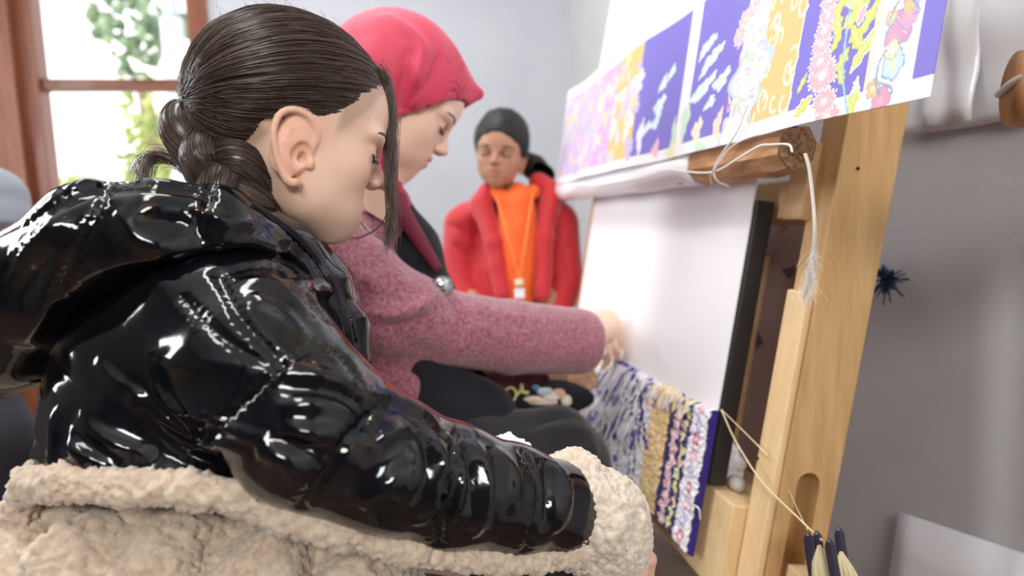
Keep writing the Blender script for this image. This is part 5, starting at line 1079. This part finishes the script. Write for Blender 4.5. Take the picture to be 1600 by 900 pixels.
# ================================================================== the child in the red coat
kid = thing('person', tuple(pt(795, 450, 1.74) * np.array([1, 1, 0])), 'dark-haired child in a red coat and orange shirt behind the loom', 'person')
kf = frame(pt(783, 232, 1.72), .205, 0, 0, 0)
Fk = nrm([-.16, -.30, -.94]); Fk_b = np.array([Fk[0], Fk[1], -Fk[2]])      # camera axes are x right, y up, z backwards
Fk_b = nrm([-.16, -.24, .95]); U0 = nrm([.10, 1, 0]); Uk = nrm(U0 - Fk_b * (U0 @ Fk_b)); Sk = np.cross(Fk_b, Uk); kf['R'] = np.array([RW @ Fk_b, RW @ Sk, RW @ Uk])
ksdf = head_sdf(1, neck=.16, neck_to=(-.18, 0, -.75), mouth=-.285)
Vk, Fk_ = local_mesh(kf, ksdf, (-.55, -.45, -.80), (.56, .45, .56), .0028)
bvk = BVHTree.FromPolygons([tuple(v) for v in Vk], [tuple(int(i) for i in f) for f in Fk_]); KT = (.50, .27, .17)
parts = [(to_world(kf, Vk), Fk_, skin_cols(Vk, KT, (.42, .14, .12), .3, mouth=-.285))]
kt = union([(ell(pt(800, 440, 1.78), (.10, .20, .06), AX), 0), (chain(P4([(715, 350, 1.78, .035), (712, 440, 1.76, .03), (770, 510, 1.66, .025)])), .02), (chain(P4([(880, 350, 1.78, .035), (885, 440, 1.76, .03), (830, 510, 1.66, .025)])), .02)])
V, Fq = sdf_mesh(kt, np.array([0, 1.4, .55]), np.array([.6, 2.0, 1.25]), .008); parts.append((V, Fq, np.tile(np.array([KT]), (len(V), 1))))
for sx in (-1, 1):
    cx = 800 + sx * 18; hk = hand_sdf(None, (pt(cx, 520, 1.64), (.022, .024, .014), AX), [PF([(cx + (j - 1.5) * 7, 530, 1.635, .0075), (cx + (j - 1.5) * 7, 546, 1.63, .007), (cx + (j - 1.5) * 6, 558 - abs(j - 1.5) * 3, 1.64, .006)]) for j in range(4)], PF([(cx - sx * 12, 518, 1.63, .008), (cx - sx * 20, 530, 1.62, .007), (cx - sx * 20, 540, 1.62, .006)]), PF([(cx + sx * 18, 508, 1.66, .02), (cx, 516, 1.645, .02)]))
    V, Fq = sdf_mesh(hk, pt(cx, 545, 1.64) - .09, pt(cx, 520, 1.64) + .09, .0035); parts.append((V, Fq, np.tile(np.array([KT]), (len(V), 1))))
V, Fq, C = join_np(parts); mesh_np('body', V, Fq, SKIN, kid, True, C)
blk = hair_material('black_hair', (.006, .005, .006), (.018, .015, .016), .55)
face_lines(kf, bvk, kid, None, blk, (1, -1), lash_r=.006, bw=.014)
khl = [(.60, .25), (.36, .215), (.26, .16), (.16, .03), (.10, -.10), (.05, -.14), (-.05, -.10), (-.12, -.20), (-.2, -.40), (-.9, -.5), (-.9, .9), (.7, .9)]
def khair(p):
    q = p.copy(); q[:, 1] = np.abs(q[:, 1]); d = smin(ell((-.05, 0, .115), (.455, .365, .405))(p), ell((.17, 0, .14), (.255, .275, .26))(p), .05)
    # side-parted hairline: higher at the centre of the brow than at the temples
    r = p[:, [0, 2]].copy(); r[:, 1] = r[:, 1] + np.clip(np.abs(p[:, 1]) - .05, 0, .25) * .42; d = smax(d, poly_sdf(r, khl), .03)
    return smax(d, -ell((-.05, 0, .11), (.40, .30, .35))(p), .01)
V, Fq = local_mesh(kf, khair, (-.62, -.5, -.55), (.52, .5, .62), .0034); N = vnormals(V, Fq); V = V + N * (.010 * vnoise(V * [6, 26, 6], 2))[:, None] * -1
mesh_np('hair', to_world(kf, V), Fq, blk, kid, True, np.clip(.3 + .3 * vnoise(V * [5, 40, 8], 4), 0, 1)[:, None].repeat(3, 1))
V, Fq = sdf_mesh(chain(P4([(815, 250, 1.80, .03), (835, 262, 1.78, .034), (850, 275, 1.76, .028), (852, 295, 1.76, .016)]), .01), pt(780, 330, 1.9) - .06, pt(880, 220, 1.7) + .08, .004); mesh_np('ponytail', V, Fq, blk, kid, True, np.full((len(V), 3), .2))
redm = mat('red_coat', (.55, .012, .02), .65, col2=(.62, .02, .03), scale=8, sheen=.3, bump=.3, bscale=90)
coat = union([(ell(pt(800, 440, 1.80), (.150, .215, .095), AX), 0), (chain(P4([(735, 342, 1.78, .048), (800, 322, 1.82, .05), (868, 338, 1.78, .048)]), .02), .03), (chain(P4([(722, 352, 1.78, .050), (716, 440, 1.76, .046), (735, 490, 1.72, .042), (775, 512, 1.67, .034)]), .01), .015), (chain(P4([(877, 350, 1.78, .050), (884, 440, 1.76, .046), (868, 490, 1.72, .042), (828, 512, 1.67, .034)]), .01), .015),
    (chain(P4([(762, 300, 1.74, .026), (752, 318, 1.73, .028), (772, 380, 1.69, .024), (785, 460, 1.67, .022)]), .01), .012), (chain(P4([(842, 285, 1.76, .028), (862, 300, 1.74, .030), (852, 370, 1.69, .024), (846, 460, 1.67, .022)]), .01), .012)])
V, Fq = sdf_mesh(coat, np.array([-.02, 1.4, .42]), np.array([.66, 2.1, 1.25]), .0055); V = relax(V, Fq, 2); V, _ = sculpt(V, Fq, [([(708, 380), (730, 400), (745, 430)], .01, -.008), ([(700, 350), (720, 360), (735, 380)], .009, -.008), ([(735, 340), (748, 400), (752, 460)], .008, -.007), ([(868, 330), (866, 400), (864, 460)], .008, -.006), ([(890, 380), (880, 410), (895, 440)], .01, -.007)])
mesh_np('coat', wrinkle(V, Fq, .003, 10, (1, 1, 1), 31), Fq, redm, kid, True)
V, Fq = sdf_mesh(union([(ell(pt(808, 400, 1.735), (.062, .20, .075), AX), 0), (chain(P4([(775, 300, 1.73, .02), (800, 322, 1.70, .016), (832, 300, 1.73, .02)]), .005), .01)]), np.array([.1, 1.4, .5]), np.array([.5, 1.9, 1.25]), .0055)
mesh_np('shirt', wrinkle(V, Fq, .003, 14, (1, .4, 1), 32), Fq, mat('orange_shirt', (.90, .13, .010), .7, col2=(.95, .17, .02), scale=9, sheen=.2), kid, True)
for (x, y), nm in (((775, 305), 'l'), ((833, 300), 'r')): tube('lanyard', [pt(x, y, 1.69), pt((x + 812) / 2, 370, 1.645), pt(812, 436, 1.645)], .0035, mat('orange_strap', (.95, .25, .05), .6), kid, 16, 6)
tube('lanyard_clip', [pt(811, 436, 1.64), pt(812, 446, 1.64)], [.012, .012], mat('cream_clip', (.85, .75, .5), .4), kid, 8, 10)
box('badge', pt(804, 466, 1.64), IR * .026, IU * .026, IF * .003, M['paper'], kid, .001)
V, Fq = sdf_mesh(union([(chain([(pt(778, 520, 1.80), .075), (np.array([.20, 1.78, .40]), .060), (np.array([.19, 1.76, .06]), .045)], .01), 0), (chain([(pt(825, 520, 1.80), .075), (np.array([.36, 1.80, .40]), .060), (np.array([.37, 1.78, .06]), .045)], .01), .02)]), (.05, 1.6, -.03), (.50, 2.0, .85), .010); V[:, 2] = np.maximum(V[:, 2], .002)
mesh_np('trousers', V, Fq, trm, kid, True)

# ================================================================== somebody at the left edge
vis = thing('person', tuple(pt(-60, 600, 1.32) * np.array([1, 1, 0])), 'person in a pale grey sweatshirt half out of the frame at the left edge', 'person')
vf = frame(pt(-95, 130, 1.38), .225, 10, 20, 0); V, Fq = local_mesh(vf, head_sdf(0, neck=.17), (-.55, -.45, -.85), (.56, .45, .56), .005); pv = [(to_world(vf, V), Fq, skin_cols(V, (.70, .44, .32), (.6, .3, .26)))]
V, Fq = sdf_mesh(union([(chain(P4([(-95, 330, 1.42, .055), (-100, 600, 1.42, .07)])), 0), (chain(P4([(-40, 330, 1.33, .035), (-6, 384, 1.28, .034), (-18, 440, 1.20, .03), (40, 470, 1.14, .026)])), .01),
    (chain(P4([(60, 475, 1.13, .02), (85, 490, 1.12, .012), (90, 505, 1.12, .008)]), .002), .008), (chain(P4([(60, 470, 1.13, .018), (95, 480, 1.13, .010), (106, 494, 1.13, .008)]), .002), .006), (chain(P4([(58, 468, 1.14, .018), (96, 470, 1.15, .010), (110, 482, 1.15, .008)]), .002), .006), (chain(P4([(55, 462, 1.15, .016), (92, 460, 1.17, .009), (106, 470, 1.17, .007)]), .002), .006), (chain(P4([(50, 460, 1.12, .014), (66, 448, 1.11, .010), (82, 450, 1.11, .008)]), .002), .006)]), np.array([-1.55, .75, .5]), np.array([-.55, 1.8, 1.25]), .006)
pv.append((V, Fq, np.tile(np.array([(.70, .44, .32)]), (len(V), 1)))); V, Fq, C = join_np(pv); mesh_np('body', V, Fq, SKIN, vis, True, C)
V, Fq = local_mesh(vf, lambda p: smax(smax(ell((-.05, 0, .115), (.46, .37, .405))(p), poly_sdf(p[:, [0, 2]], hairline), .03), -ell((-.05, 0, .11), (.40, .30, .35))(p), .01), (-.6, -.5, -.5), (.55, .5, .6), .005); mesh_np('hair', to_world(vf, V), Fq, blk, vis, True, np.full((len(V), 3), .3))
grey = mat('pale_grey_jersey', (.20, .235, .28), .85, col2=(.25, .285, .33), scale=14, bump=.3, bscale=200, sheen=.3)
V, Fq = sdf_mesh(union([(chain(P4([(-95, 320, 1.42, .10), (-100, 560, 1.42, .13)]), .02), 0), (cut(chain(P4([(-60, 300, 1.36, .075), (-22, 318, 1.30, .072), (-12, 345, 1.29, .064), (-5, 400, 1.26, .06)]), .01), pt(-15, 320, 1.3), pt(-9, 372, 1.28)), .02)]), np.array([-1.6, .75, .5]), np.array([-.6, 1.85, 1.35]), .006)
mesh_np('sweatshirt', wrinkle(V, Fq, .004, 16, (1, 1, 1), 41), Fq, grey, vis, True)
V, Fq = sdf_mesh(union([(chain(P4([(-110, 640, 1.42, .11), (-40, 660, 1.30, .085), (-22, 690, 1.28, .08), (-30, 860, 1.30, .06), (-30, 1000, 1.34, .05)]), .015), 0), (chain([(pt(-30, 1000, 1.34), .05), (np.array([-1.03, 1.15, .18]), .045)], 0), .01), (chain([(pt(-110, 640, 1.42), .10), (pt(-60, 690, 1.42), .075), (np.array([-1.13, 1.30, .18]), .048)], .01), .01)]), np.array([-1.4, .8, .1]), np.array([-.6, 1.8, .9]), .009)
mesh_np('trousers', wrinkle(V, Fq, .004, 12), Fq, mat('dark_grey_trousers', (.02, .02, .028), .85, sheen=.05), vis, True)

for q in ((-1.03, 1.15), (-1.13, 1.30)):
    V, Fq = sdf_mesh(union([(cone((q[0], q[1], .22), (q[0], q[1], .06), .045, .04), 0), (cone((q[0] - .02, q[1], .05), (q[0] + .12, q[1] - .02, .035), .045, .034), .02)]), (q[0] - .1, q[1] - .1, -.01), (q[0] + .2, q[1] + .12, .30), .006); V[:, 2] = np.maximum(V[:, 2], .002)
    mesh_np('shoe', V, Fq, mat('dark_shoe', (.03, .025, .02), .5), vis, True)

# ================================================================== seats
def bench(name, lo, hi, zt, label, zleg=0):
    t = thing(name, ((lo[0] + hi[0]) / 2, (lo[1] + hi[1]) / 2, 0), label, 'bench'); n = 3; w = (hi[0] - lo[0]) / n
    for i in range(n): abox('slat', (lo[0] + i * w + .002, lo[1], zt - .03), (lo[0] + (i + 1) * w - .002, hi[1], zt), M['bench'], t, .004)
    for x in (lo[0] + .03, hi[0] - .08):
        for y in (lo[1] + .05, hi[1] - .10): abox('leg', (x, y, 0), (x + .05, y + .05, zt - .03), M['bench'], t, .004)
    return t
bench('bench', (-.52, .20), (-.06, 1.32), .52, 'dark wooden bench that the girl and the woman sit on')
bench('bench', (-1.50, 1.22), (-1.14, 1.70), .50, 'small dark bench under the person in grey')
